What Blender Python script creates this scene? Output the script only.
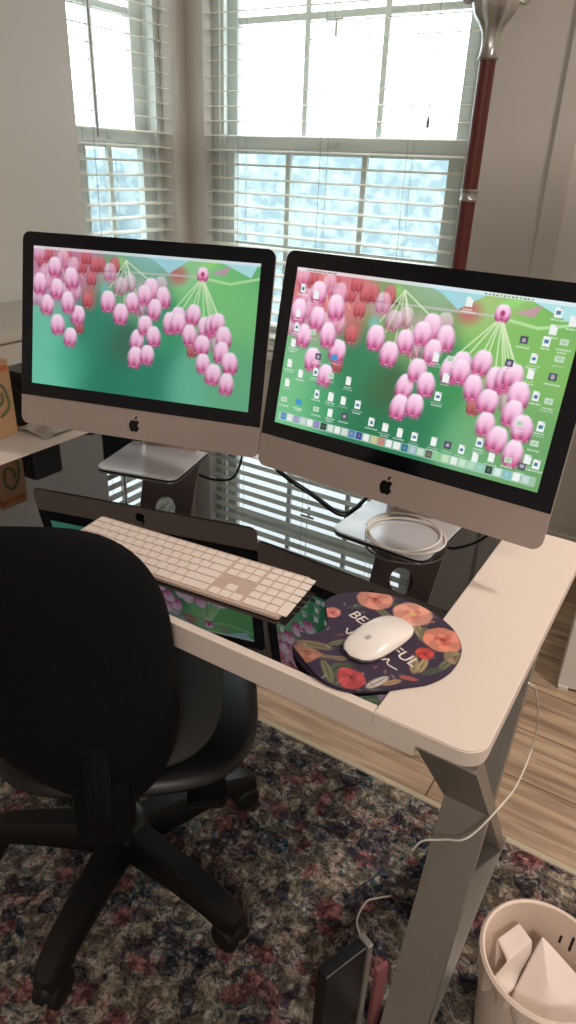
import bpy, bmesh, math, random
import numpy as np
from mathutils import Vector, Matrix, Euler
random.seed(7)
for o in list(bpy.data.objects): bpy.data.objects.remove(o)
S = bpy.context.scene
COL = S.collection
PI = math.pi
# ------------------------------------------------------------------ camera
cam = bpy.data.cameras.new('camera'); cam.sensor_fit = 'AUTO'; cam.sensor_width = 36
cam.lens = 689.94 / 1024 * 36; cam.clip_start = .02
co = bpy.data.objects.new('camera', cam); COL.objects.link(co); S.camera = co
pitch, roll, yaw = .46737, .041, .54093
f = Vector((-math.sin(yaw) * math.cos(pitch), math.cos(yaw) * math.cos(pitch), -math.sin(pitch)))
r0 = Vector((math.cos(yaw), math.sin(yaw), 0)); u0 = r0.cross(f)
r = r0 * math.cos(roll) + u0 * math.sin(roll); u = -r0 * math.sin(roll) + u0 * math.cos(roll)
co.matrix_world = Matrix(((r.x, u.x, -f.x, 0), (r.y, u.y, -f.y, 0), (r.z, u.z, -f.z, 1.34), (0, 0, 0, 1)))
# ------------------------------------------------------------------ world and lights
wd = bpy.data.worlds.new('sky'); S.world = wd; wd.use_nodes = True
wn = wd.node_tree.nodes; wn['Background'].inputs[0].default_value = (.86, .95, 1, 1); wn['Background'].inputs[1].default_value = 5.0
S.view_settings.view_transform = 'Standard'; S.view_settings.look = 'None'
S.view_settings.exposure = 0; S.view_settings.gamma = 1; S.view_settings.use_curve_mapping = False
CEIL = 2.7
def area(name, loc, size, power, col, rot=(0, 0, 0), shape='DISK'):
    l = bpy.data.lights.new(name, 'AREA'); l.shape = shape; l.size = size; l.energy = power; l.color = col
    o = bpy.data.objects.new(name, l); o.location = loc; o.rotation_euler = rot; COL.objects.link(o); return o
CL = (.75, 1.35, CEIL)
area('ceiling_lamp_light', (CL[0], CL[1], CEIL - .11), .3, 32, (1, .87, .78))
area('far_fill_light', (.9, -1.3, CEIL - .11), .5, 36, (1, .92, .86))  # added fill that brightens the walls and monitor chins, no known lamp

# ------------------------------------------------------------------ helpers
def lin(c):
    return tuple(((x / 255) / 12.92 if x / 255 <= .04045 else ((x / 255 + .055) / 1.055) ** 2.4) for x in c)
def mat(name, c, rough=.5, metal=0, spec=.5, srgb=True, ior=None, bump=None, var=None):
    m = bpy.data.materials.new(name); m.use_nodes = True; nt = m.node_tree; b = nt.nodes['Principled BSDF']
    c = lin(c) if srgb else c
    b.inputs['Base Color'].default_value = (*c, 1); b.inputs['Roughness'].default_value = rough
    b.inputs['Metallic'].default_value = metal; b.inputs['Specular IOR Level'].default_value = spec
    if ior: b.inputs['IOR'].default_value = ior
    tc = None
    if bump or var: tc = nt.nodes.new('ShaderNodeTexCoord')
    if bump:
        sc, st = bump; n = nt.nodes.new('ShaderNodeTexNoise'); n.inputs['Scale'].default_value = sc; n.inputs['Detail'].default_value = 5
        nt.links.new(tc.outputs['Object'], n.inputs['Vector']); bp = nt.nodes.new('ShaderNodeBump'); bp.inputs['Strength'].default_value = st
        bp.inputs['Distance'].default_value = .002; nt.links.new(n.outputs[0], bp.inputs['Height']); nt.links.new(bp.outputs[0], b.inputs['Normal'])
    if var:
        sc, c2 = var; n = nt.nodes.new('ShaderNodeTexNoise'); n.inputs['Scale'].default_value = sc; n.inputs['Detail'].default_value = 4
        nt.links.new(tc.outputs['Object'], n.inputs['Vector']); mx = nt.nodes.new('ShaderNodeMix'); mx.data_type = 'RGBA'
        mx.inputs['A'].default_value = (*c, 1); mx.inputs['B'].default_value = (*lin(c2), 1)
        nt.links.new(n.outputs[0], mx.inputs['Factor']); nt.links.new(mx.outputs['Result'], b.inputs['Base Color'])
    return m
class MB:
    def __init__(s): s.b = bmesh.new()
    def mesh(s, vs, fs, M=None):
        vv = [s.b.verts.new((M @ Vector(v)) if M else v) for v in vs]
        for q in fs:
            try: s.b.faces.new([vv[i] for i in q])
            except ValueError: pass
        return s
    def box(s, x0, x1, y0, y1, z0, z1, M=None, bev=0):
        t = bmesh.new(); bmesh.ops.create_cube(t, size=1)
        for v in t.verts: v.co = Vector(((x0 + x1) / 2 + v.co.x * (x1 - x0), (y0 + y1) / 2 + v.co.y * (y1 - y0), (z0 + z1) / 2 + v.co.z * (z1 - z0)))
        if bev: bmesh.ops.bevel(t, geom=t.edges[:], offset=bev, segments=2, affect='EDGES', profile=.6)
        return s.add(t, M)
    def add(s, t, M=None):
        if M:
            for v in t.verts: v.co = M @ v.co
        me = bpy.data.meshes.new('t'); t.to_mesh(me); t.free(); s.b.from_mesh(me); bpy.data.meshes.remove(me); return s
    def prism(s, pts, z0, z1, M=None, bev=0):
        t = bmesh.new(); lo = [t.verts.new((p[0], p[1], z0)) for p in pts]; fc = t.faces.new(lo)
        if fc.normal.z > 0 or True: pass
        ex = bmesh.ops.extrude_face_region(t, geom=[fc])
        for v in ex['geom']:
            if isinstance(v, bmesh.types.BMVert): v.co.z = z1
        bmesh.ops.recalc_face_normals(t, faces=t.faces)
        if bev:
            ed = [e for e in t.edges if abs(e.verts[0].co.z - e.verts[1].co.z) < 1e-6]
            bmesh.ops.bevel(t, geom=ed, offset=bev, segments=2, affect='EDGES')
        return s.add(t, M)
    def tube(s, pts, rad, n=8, closed=False, M=None):
        pts = [Vector(p) for p in pts]; N = len(pts); vs = []; fs = []
        rad = rad if isinstance(rad, (list, tuple)) else [rad] * N
        up = Vector((0, 0, 1)); prev = None
        for i, p in enumerate(pts):
            a = pts[(i - 1) % N] if (closed or i > 0) else p; b_ = pts[(i + 1) % N] if (closed or i < N - 1) else p
            t = (b_ - a).normalized()
            if prev is None: nrm = t.cross(up if abs(t.z) < .9 else Vector((1, 0, 0))).normalized()
            else: nrm = (prev - t * prev.dot(t)).normalized()
            prev = nrm; bi = t.cross(nrm)
            for k in range(n): vs.append(p + (nrm * math.cos(2 * PI * k / n) + bi * math.sin(2 * PI * k / n)) * rad[i])
        for i in range(N if closed else N - 1):
            for k in range(n):
                j = (i + 1) % N; fs.append((i * n + k, i * n + (k + 1) % n, j * n + (k + 1) % n, j * n + k))
        if not closed: fs += [tuple(range(n))[::-1], tuple(range((N - 1) * n, N * n))]
        return s.mesh(vs, fs, M)
    def lathe(s, prof, n=32, M=None):
        vs = []; fs = []; m = len(prof)
        for k in range(n):
            a = 2 * PI * k / n
            for (rr, z) in prof: vs.append((rr * math.cos(a), rr * math.sin(a), z))
        for k in range(n):
            for i in range(m - 1):
                k2 = (k + 1) % n; fs.append((k * m + i, k2 * m + i, k2 * m + i + 1, k * m + i + 1))
        s.mesh(vs, fs, M); bmesh.ops.remove_doubles(s.b, verts=s.b.verts, dist=1e-6); return s
    def build(s, name, m, parent=None, smooth=True, label=None, kind=None):
        bmesh.ops.recalc_face_normals(s.b, faces=s.b.faces)
        me = bpy.data.meshes.new(name); s.b.to_mesh(me); s.b.free(); me.materials.append(m)
        if smooth: me.shade_smooth(); me.set_sharp_from_angle(angle=math.radians(35))
        o = bpy.data.objects.new(name, me); COL.objects.link(o)
        if parent: o.parent = parent
        if label: o['label'] = label
        if kind: o['kind'] = kind
        return o
def thing(name, label, cat, loc=(0, 0, 0), rz=0, group=None):
    o = bpy.data.objects.new(name, None); COL.objects.link(o); o.location = loc; o.rotation_euler = (0, 0, rz); o.empty_display_size = .05
    o['label'] = label; o['category'] = cat
    if group: o['group'] = group
    return o
def tag(o, label, cat, group=None):
    o['label'] = label; o['category'] = cat
    if group: o['group'] = group
    return o
def struct(o): o['kind'] = 'structure'; return o
def smoothpath(pts, k=8, closed=False):
    P = [Vector(p) for p in pts]; out = []; n = len(P)
    for i in range(n if closed else n - 1):
        g = (lambda j: P[j % n]) if closed else (lambda j: P[max(0, min(n - 1, j))])
        a, b, c, d = g(i - 1), g(i), g(i + 1), g(i + 2)
        for q in range(k):
            t = q / k; out.append(.5 * ((2 * b) + (c - a) * t + (2 * a - 5 * b + 4 * c - d) * t * t + (3 * b - a - 3 * c + d) * t ** 3))
    if not closed: out.append(P[-1])
    return out
def rrect(x0, x1, y0, y1, rad, k=6):
    rs = rad if isinstance(rad, (list, tuple)) else [rad] * 4; pts = []
    for (cx, cy, a0, rr) in ((x1, y0, -90, rs[0]), (x1, y1, 0, rs[1]), (x0, y1, 90, rs[2]), (x0, y0, 180, rs[3])):
        sx = -1 if cx == x1 else 1; sy = 1 if cy == y0 else -1
        if rr <= 0: pts.append((cx, cy)); continue
        for i in range(k + 1):
            a = math.radians(a0 + 90 * i / k); pts.append((cx + sx * rr + rr * math.cos(a), cy + sy * rr + rr * math.sin(a)))
    return pts

# ------------------------------------------------------------------ materials
M = {}
M['wall'] = mat('wall_paint', (204, 199, 192), .85, spec=.2, bump=(180, .15))
M['ceil'] = mat('ceiling_paint', (225, 220, 212), .9)
M['trim'] = mat('trim_white', (222, 220, 214), .5)
M['vinyl'] = mat('window_vinyl', (214, 220, 216), .45)
M['slat'] = mat('blind_slat', (236, 230, 216), .5)
M['cord'] = mat('blind_cord', (150, 150, 145), .7)
M['deskwhite'] = mat('desk_white_laminate', (228, 214, 202), .42, bump=(400, .04))
M['glass'] = mat('desk_black_glass', (7, 8, 10), .008, spec=1.0, ior=1.75)
M['underside'] = mat('desk_underside', (30, 30, 30), .7)
M['steel'] = mat('desk_leg_steel', (150, 145, 137), .42, .4, var=(3, (138, 132, 125)))
M['alu'] = mat('aluminium', (196, 180, 172), .45, .45)
M['alufoot'] = mat('aluminium_foot', (214, 216, 220), .28, .35)
M['bezel'] = mat('bezel_glass', (9, 13, 22), .12, spec=.5)
M['logo'] = mat('logo_black', (10, 10, 12), .25)
M['keybase'] = mat('keyboard_base', (205, 182, 168), .45)
M['key'] = mat('key_white', (244, 230, 220), .45)
M['mouse'] = mat('mouse_white', (246, 238, 232), .2)
M['mousebase'] = mat('mouse_aluminium', (170, 165, 160), .35, .8)
M['blackplastic'] = mat('black_plastic', (12, 12, 13), .42)
M['blackfabric'] = mat('black_mesh_fabric', (9, 10, 12), .8, spec=.2, bump=(700, .5))
M['greyfabric'] = mat('seat_fabric', (58, 58, 55), .85, bump=(500, .8))
M['wheel'] = mat('caster_rubber', (16, 16, 16), .55)
M['whitecable'] = mat('white_cable', (226, 220, 208), .5)
M['blackcable'] = mat('black_cable', (14, 14, 14), .5)
M['silver'] = mat('lamp_silver', (190, 190, 186), .3, .9)
M['mahogany'] = mat('lamp_mahogany', (112, 48, 42), .35, var=(12, (92, 38, 34)))
M['lampglass'] = mat('lamp_bowl_glass', (235, 230, 220), .4)
M['binwhite'] = mat('bin_plastic', (236, 216, 200), .5, bump=(60, .3))
M['paper'] = mat('paper', (240, 226, 218), .8)
M['ink'] = mat('black_ink', (20, 20, 20), .6)
M['kraft'] = mat('carton_card', (206, 160, 118), .8, var=(18, (220, 178, 136)))
M['green'] = mat('carton_green_print', (112, 128, 88), .8)
M['orange'] = mat('carton_orange_print', (208, 126, 70), .8)
M['cabinet'] = mat('cabinet_grey_white', (190, 184, 174), .6)
M['denim'] = mat('blue_grey_cloth', (52, 60, 76), .9, bump=(300, .5), var=(30, (92, 98, 108)))
M['pink'] = mat('pink_cloth', (128, 74, 76), .85)
M['greycloth'] = mat('pale_grey_cloth', (186, 180, 170), .9, bump=(60, .4))
M['padink'] = mat('pad_lettering', (235, 225, 220), .7)

def pane_mat(name, tint, gloss=.06, dif=None):
    m = bpy.data.materials.new(name); m.use_nodes = True; nt = m.node_tree; nt.nodes.clear()
    out = nt.nodes.new('ShaderNodeOutputMaterial'); t = nt.nodes.new('ShaderNodeBsdfTransparent'); t.inputs[0].default_value = (*tint, 1)
    g = nt.nodes.new('ShaderNodeBsdfGlossy'); g.inputs['Roughness'].default_value = .02; mx = nt.nodes.new('ShaderNodeMixShader'); mx.inputs[0].default_value = gloss
    nt.links.new(t.outputs[0], mx.inputs[1]); nt.links.new(g.outputs[0], mx.inputs[2]); last = mx
    if dif:
        d = nt.nodes.new('ShaderNodeBsdfDiffuse'); d.inputs[0].default_value = (*lin(dif[0]), 1); m2 = nt.nodes.new('ShaderNodeMixShader'); m2.inputs[0].default_value = dif[1]
        nt.links.new(mx.outputs[0], m2.inputs[1]); nt.links.new(d.outputs[0], m2.inputs[2]); last = m2
    nt.links.new(last.outputs[0], out.inputs[0]); return m
M['pane'] = pane_mat('window_pane', (.97, 1, 1), .05)
M['screen'] = pane_mat('insect_screen', (.8, .84, .84), 0, ((110, 120, 120), .12))

def wood_floor():
    m = bpy.data.materials.new('plank_floor'); m.use_nodes = True; nt = m.node_tree; b = nt.nodes['Principled BSDF']; N = nt.nodes.new; L = nt.links.new
    tc = N('ShaderNodeTexCoord')
    br = N('ShaderNodeTexBrick'); br.offset = .37; br.inputs['Scale'].default_value = 1; br.inputs['Brick Width'].default_value = 1.2; br.inputs['Row Height'].default_value = .18
    br.inputs['Mortar Size'].default_value = .0022; br.inputs['Bias'].default_value = 0
    br.inputs['Color1'].default_value = (*lin((196, 170, 144)), 1); br.inputs['Color2'].default_value = (*lin((172, 146, 122)), 1); br.inputs['Mortar'].default_value = (*lin((104, 78, 58)), 1)
    mp0 = N('ShaderNodeMapping'); mp0.inputs['Location'].default_value = (.3, .07, 0); L(tc.outputs['Object'], mp0.inputs[0]); L(mp0.outputs[0], br.inputs['Vector'])
    mp = N('ShaderNodeMapping'); mp.inputs['Scale'].default_value = (1.6, 22, 1); L(tc.outputs['Object'], mp.inputs[0])
    n = N('ShaderNodeTexNoise'); n.inputs['Scale'].default_value = 2.2; n.inputs['Detail'].default_value = 8; n.inputs['Distortion'].default_value = .6; L(mp.outputs[0], n.inputs['Vector'])
    cr = N('ShaderNodeValToRGB'); cr.color_ramp.elements[0].position = .32; cr.color_ramp.elements[0].color = (.34, .29, .26, 1); cr.color_ramp.elements[1].position = .62; cr.color_ramp.elements[1].color = (1.06, 1.04, 1, 1)
    L(n.outputs[0], cr.inputs[0])
    mx = N('ShaderNodeMix'); mx.data_type = 'RGBA'; mx.blend_type = 'MULTIPLY'; mx.inputs['Factor'].default_value = .75; L(br.outputs[0], mx.inputs['A']); L(cr.outputs[0], mx.inputs['B'])
    mp2 = N('ShaderNodeMapping'); mp2.inputs['Scale'].default_value = (3, 11, 1); L(tc.outputs['Object'], mp2.inputs[0])
    n2 = N('ShaderNodeTexNoise'); n2.inputs['Scale'].default_value = 1.4; n2.inputs['Detail'].default_value = 3; L(mp2.outputs[0], n2.inputs['Vector'])
    c2 = N('ShaderNodeValToRGB'); c2.color_ramp.elements[0].position = .70; c2.color_ramp.elements[0].color = (1, 1, 1, 1); c2.color_ramp.elements[1].position = .78; c2.color_ramp.elements[1].color = (.42, .32, .26, 1); L(n2.outputs[0], c2.inputs[0])
    m3 = N('ShaderNodeMix'); m3.data_type = 'RGBA'; m3.blend_type = 'MULTIPLY'; m3.inputs['Factor'].default_value = .8; L(mx.outputs['Result'], m3.inputs['A']); L(c2.outputs[0], m3.inputs['B'])
    L(m3.outputs['Result'], b.inputs['Base Color']); b.inputs['Roughness'].default_value = .5; return m
M['floor'] = wood_floor()

def stucco():
    m = mat('outdoor_stucco', (196, 206, 206), .9, bump=(14, .9)); nt = m.node_tree; N = nt.nodes.new
    v = N('ShaderNodeTexNoise'); v.inputs['Scale'].default_value = 9; v.inputs['Detail'].default_value = 7; tc = N('ShaderNodeTexCoord'); nt.links.new(tc.outputs['Object'], v.inputs['Vector'])
    cr = N('ShaderNodeValToRGB'); cr.color_ramp.elements[0].position = .42; cr.color_ramp.elements[0].color = (*lin((150, 166, 172)), 1); cr.color_ramp.elements[1].position = .58; cr.color_ramp.elements[1].color = (*lin((188, 198, 200)), 1)
    nt.links.new(v.outputs[0], cr.inputs[0]); nt.links.new(cr.outputs[0], nt.nodes['Principled BSDF'].inputs['Base Color']); return m
M['stucco'] = stucco()
M['ground'] = mat('outdoor_ground', (120, 124, 112), .95, var=(4, (150, 150, 140)))

def vcol_mat(name, emit=0, rough=.8):
    m = bpy.data.materials.new(name); m.use_nodes = True; nt = m.node_tree; b = nt.nodes['Principled BSDF']
    a = nt.nodes.new('ShaderNodeVertexColor'); a.layer_name = 'Col'; b.inputs['Roughness'].default_value = rough
    if emit:
        b.inputs['Base Color'].default_value = (.01, .01, .012, 1); nt.links.new(a.outputs[0], b.inputs['Emission Color']); b.inputs['Emission Strength'].default_value = emit
    else: nt.links.new(a.outputs[0], b.inputs['Base Color'])
    return m
M['display'] = vcol_mat('display_panel', 1.0, .15)
M['padprint'] = vcol_mat('pad_floral_print', 0, .75)

def rug_mat():
    m = bpy.data.materials.new('rug_pile'); m.use_nodes = True; nt = m.node_tree; b = nt.nodes['Principled BSDF']; N = nt.nodes.new; L = nt.links.new
    tc = N('ShaderNodeTexCoord')
    def noise(s, d=5, dist=0, off=0):
        mp = N('ShaderNodeMapping'); mp.inputs['Location'].default_value = (off, off * 1.7, 0); L(tc.outputs['Object'], mp.inputs[0])
        n = N('ShaderNodeTexNoise'); n.inputs['Scale'].default_value = s; n.inputs['Detail'].default_value = d; n.inputs['Distortion'].default_value = dist; L(mp.outputs[0], n.inputs['Vector']); return n.outputs[0]
    def ramp(src, els, const=False):
        c = N('ShaderNodeValToRGB'); e = c.color_ramp.elements
        if const: c.color_ramp.interpolation = 'CONSTANT'
        while len(e) < len(els): e.new(.5)
        for i, (p, col) in enumerate(els): e[i].position = p; e[i].color = (*(lin(col) if max(col) > 1 else col), 1)
        L(src, c.inputs[0]); return c.outputs[0]
    def mix(fac, a, c, mode='MIX'):
        x = N('ShaderNodeMix'); x.data_type = 'RGBA'; x.blend_type = mode
        if isinstance(fac, float): x.inputs['Factor'].default_value = fac
        else: L(fac, x.inputs['Factor'])
        L(a, x.inputs['A']); L(c, x.inputs['B']) if not isinstance(c, tuple) else setattr(x.inputs['B'], 'default_value', (*lin(c), 1)); return x.outputs['Result']
    def math_(op, a, b_=None):
        x = N('ShaderNodeMath'); x.operation = op
        L(a, x.inputs[0]) if not isinstance(a, (int, float)) else setattr(x.inputs[0], 'default_value', a)
        if b_ is not None: L(b_, x.inputs[1]) if not isinstance(b_, (int, float)) else setattr(x.inputs[1], 'default_value', b_)
        return x.outputs[0]
    # warped coordinates give the curling arabesque
    wn_ = N('ShaderNodeTexNoise'); wn_.inputs['Scale'].default_value = 14; wn_.inputs['Detail'].default_value = 3; L(tc.outputs['Object'], wn_.inputs['Vector'])
    wv = N('ShaderNodeVectorMath'); wv.operation = 'SCALE'; wv.inputs['Scale'].default_value = .05; L(wn_.outputs['Color'], wv.inputs[0])
    ad = N('ShaderNodeVectorMath'); ad.operation = 'ADD'; L(tc.outputs['Object'], ad.inputs[0]); L(wv.outputs[0], ad.inputs[1])
    def voro(s, feat='F1', rnd=1.0, vec=None):
        v = N('ShaderNodeTexVoronoi'); v.voronoi_dimensions = '2D'; v.feature = feat; v.inputs['Scale'].default_value = s; v.inputs['Randomness'].default_value = rnd; L(vec or ad.outputs[0], v.inputs['Vector']); return v
    zone = ramp(noise(3.4, 3, 0, 3), [(.36, (62, 84, 104)), (.44, (182, 174, 156)), (.52, (172, 120, 116)), (.58, (186, 172, 154)), (.66, (66, 112, 122))])
    patch = ramp(noise(26, 4, 2.2, 1), [(.0, (52, 62, 92)), (.40, (100, 140, 148)), (.455, (216, 206, 184)), (.53, (222, 212, 192)), (.565, (64, 72, 104)), (.585, (196, 130, 126)), (.64, (222, 208, 184)), (.70, (190, 150, 112))], True)
    base = mix(.68, zone, patch)
    v1 = voro(21); ring = math_('SINE', math_('MULTIPLY', v1.outputs['Distance'], 21.0)); rm = ramp(ring, [(.35, (0, 0, 0)), (.62, (1, 1, 1))])
    cellc = ramp(v1.outputs['Color'], [(.2, (46, 52, 80)), (.4, (212, 198, 172)), (.58, (178, 100, 102)), (.72, (210, 196, 170)), (.85, (60, 96, 110))], True)
    flo = mix(math_('MULTIPLY', ramp(v1.outputs['Distance'], [(.40, (1, 1, 1)), (.44, (0, 0, 0))]), .7), base, cellc)
    dark = mix(math_('MULTIPLY', ramp(ring, [(.4, (0, 0, 0)), (.5, (.9, .9, .9)), (.62, (0, 0, 0))]), .7), flo, (38, 40, 62))
    v2 = voro(44, 'DISTANCE_TO_EDGE'); line = ramp(v2.outputs['Distance'], [(.03, (1, 1, 1)), (.09, (0, 0, 0))])
    d2 = mix(math_('MULTIPLY', line, .4), dark, (34, 36, 56))
    v3 = voro(95); spk = ramp(v3.outputs['Distance'], [(.2, (1, 1, 1)), (.3, (0, 0, 0))]); sc = ramp(v3.outputs['Color'], [(.3, (34, 38, 64)), (.55, (222, 210, 186)), (.75, (168, 80, 84))], True)
    d3 = mix(math_('MULTIPLY', spk, .5), d2, sc)
    wear = ramp(noise(46, 6, .4, 9), [(.3, (.8, .8, .82)), (.56, (2.2, 2.12, 2.02))]); d4 = mix(.8, d3, wear, 'MULTIPLY')
    # border bands from the far and the right-hand edge
    sp = N('ShaderNodeSeparateXYZ'); L(tc.outputs['Object'], sp.inputs[0]); dist = math_('SUBTRACT', 0.0, sp.outputs['Y'])   # object origin at the far edge
    edge = ramp(dist, [(.0, (1, 1, 1)), (.014, (1, 1, 1)), (.02, (0, 0, 0))]); d5 = mix(edge, d4, (196, 184, 160))
    g1 = math_('SUBTRACT', math_('LESS_THAN', dist, .24), math_('LESS_THAN', dist, .225)); d6 = mix(math_('MULTIPLY', g1, .45), d5, (44, 46, 66))
    g2 = math_('SUBTRACT', math_('LESS_THAN', dist, .06), math_('LESS_THAN', dist, .05)); d7 = mix(math_('MULTIPLY', g2, .5), d6, (52, 50, 62))
    L(d7, b.inputs['Base Color']); b.inputs['Roughness'].default_value = .95; b.inputs['Specular IOR Level'].default_value = .1
    bp = N('ShaderNodeBump'); bp.inputs['Strength'].default_value = .5; bp.inputs['Distance'].default_value = .003; L(noise(260, 2), bp.inputs['Height']); L(bp.outputs[0], b.inputs['Normal'])
    return m
M['rug'] = rug_mat()

# ------------------------------------------------------------------ room shell
XL, YB, XR, YN = -2.09, 2.54, 1.9, -2.3
WT = .16   # wall thickness
struct(MB().box(XL - .3, XR + .1, YN - .1, YB + .3, -.05, 0).build('floor', M['floor'], smooth=False))
struct(MB().box(XL - WT, XR + .1, YN - .1, YB + WT, CEIL, CEIL + .1).build('ceiling', M['ceil'], smooth=False))
def wall_with_hole(name, axis, a0, a1, h0, h1, z0, z1, pos, out):
    # axis 'x': wall in the plane Y=pos spanning X a0..a1 ; 'y': plane X=pos
    m = MB(); lo, hi = min(pos, pos + out), max(pos, pos + out)
    for (p, q, r_, s_) in ((a0, h0, 0, CEIL), (h1, a1, 0, CEIL), (h0, h1, 0, z0), (h0, h1, z1, CEIL)):
        if axis == 'x': m.box(p, q, lo, hi, r_, s_)
        else: m.box(lo, hi, p, q, r_, s_)
    return struct(m.build(name, M['wall'], smooth=False))
WX0, WX1, WZ0, WZ1 = -2.0, -.885, .6, 2.28
wall_with_hole('wall_back', 'x', XL, XR, WX0, WX1, WZ0, WZ1, YB, WT)
LY0, LY1 = 1.94, 2.455
wall_with_hole('wall_left', 'y', YN, YB + WT, LY0, LY1, WZ0, WZ1, XL, -WT)
struct(MB().box(XR, XR + .1, YN, YB, 0, CEIL).build('wall_right', M['wall'], smooth=False))
struct(MB().box(XL, XR, YN - .1, YN, 0, CEIL).build('wall_front', M['wall'], smooth=False))
struct(MB().box(XL, XR, YB - .014, YB, 0, .12, bev=.004).build('baseboard_back', M['trim'], smooth=False))
struct(MB().box(XL, XL + .014, YN, YB - .014, 0, .12, bev=.004).build('baseboard_left', M['trim'], smooth=False))
# sills
struct(MB().box(WX0 - .04, WX1 + .04, YB - .04, YB + .1, WZ0 - .03, WZ0, bev=.005).build('trim_1', M['trim'], smooth=False))
struct(MB().box(XL - .1, XL + .04, LY0 - .04, LY1 + .04, WZ0 - .03, WZ0, bev=.005).build('trim_2', M['trim'], smooth=False))

def sash(m, a0, a1, z0, z1, d0, d1, st, tr, br, cols, rows, T, mu=.022):
    """rails, stiles and glazing bars of one sash; T maps (along, depth, z) boxes"""
    T(m, a0, a0 + st, d0, d1, z0, z1); T(m, a1 - st, a1, d0, d1, z0, z1)
    T(m, a0 + st, a1 - st, d0, d1, z1 - tr, z1); T(m, a0 + st, a1 - st, d0, d1, z0, z0 + br)
    for k in cols: T(m, k - mu / 2, k + mu / 2, d0 + .008, d1 - .008, z0 + br, z1 - tr)
    for k in rows: T(m, a0 + st, a1 - st, d0 + .009, d1 - .009, k - mu / 2, k + mu / 2)
def window(idx, a0, a1, colsU, colsL, stile, T, P):
    w = bpy.data.objects.new('window_%d' % idx, None); COL.objects.link(w); w['kind'] = 'structure'
    # T(m, a0,a1,d0,d1,z0,z1): depth measured outward from the inner wall face
    fr = MB()
    T(fr, a0, a0 + .035, .06, .16, WZ0, WZ1); T(fr, a1 - .03, a1, .06, .16, WZ0, WZ1); T(fr, a0, a1, .06, .16, WZ1 - .04, WZ1); T(fr, a0, a1, .06, .16, WZ0, WZ0 + .04)
    T(fr, a0 + .035, a0 + .05, .07, .09, WZ0, WZ1)
    fr.build('window_frame', M['vinyl'], w, smooth=False)
    zr = 1.40
    up = MB(); sash(up, a0 + .03, a1 - .028, zr - .03, WZ1 - .035, .115, .145, stile, .04, .05, colsU, (1.83,), T); up.build('upper_sash', M['vinyl'], w, smooth=False)
    lo = MB(); sash(lo, a0 + .04, a1 - .03, WZ0 + .035, zr + .035, .08, .112, stile, .045, .06, colsL, (1.02,), T)
    T(lo, (a0 + a1) / 2 - .03, (a0 + a1) / 2 + .03, .065, .08, zr + .0, zr + .02)
    lo.build('lower_sash', M['vinyl'], w, smooth=False)
    q = MB(); P(q, a0 + .06, a1 - .05, .13, zr, WZ1 - .05); q.build('upper_pane', M['pane'], w, smooth=False)
    q = MB(); P(q, a0 + .06, a1 - .05, .096, WZ0 + .06, zr); q.build('lower_pane', M['pane'], w, smooth=False)
    q = MB(); P(q, a0 + .05, a1 - .04, .150, WZ0 + .04, zr - .02); q.build('insect_screen', M['screen'], w, smooth=False)
    return w
TX = lambda m, a0, a1, d0, d1, z0, z1: m.box(a0, a1, YB + d0, YB + d1, z0, z1)
TL = lambda m, a0, a1, d0, d1, z0, z1: m.box(XL - d1, XL - d0, a0, a1, z0, z1)
PX = lambda m, a0, a1, d, z0, z1: m.mesh([(a0, YB + d, z0), (a1, YB + d, z0), (a1, YB + d, z1), (a0, YB + d, z1)], [(0, 1, 2, 3)])
PL = lambda m, a0, a1, d, z0, z1: m.mesh([(XL - d, a0, z0), (XL - d, a1, z0), (XL - d, a1, z1), (XL - d, a0, z1)], [(0, 1, 2, 3)])
window(1, WX0, WX1, (-1.60, -1.275), (-1.645, -1.305), .055, TX, PX)
window(2, LY0, LY1, (2.16,), (2.18,), .07, TL, PL)

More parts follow.
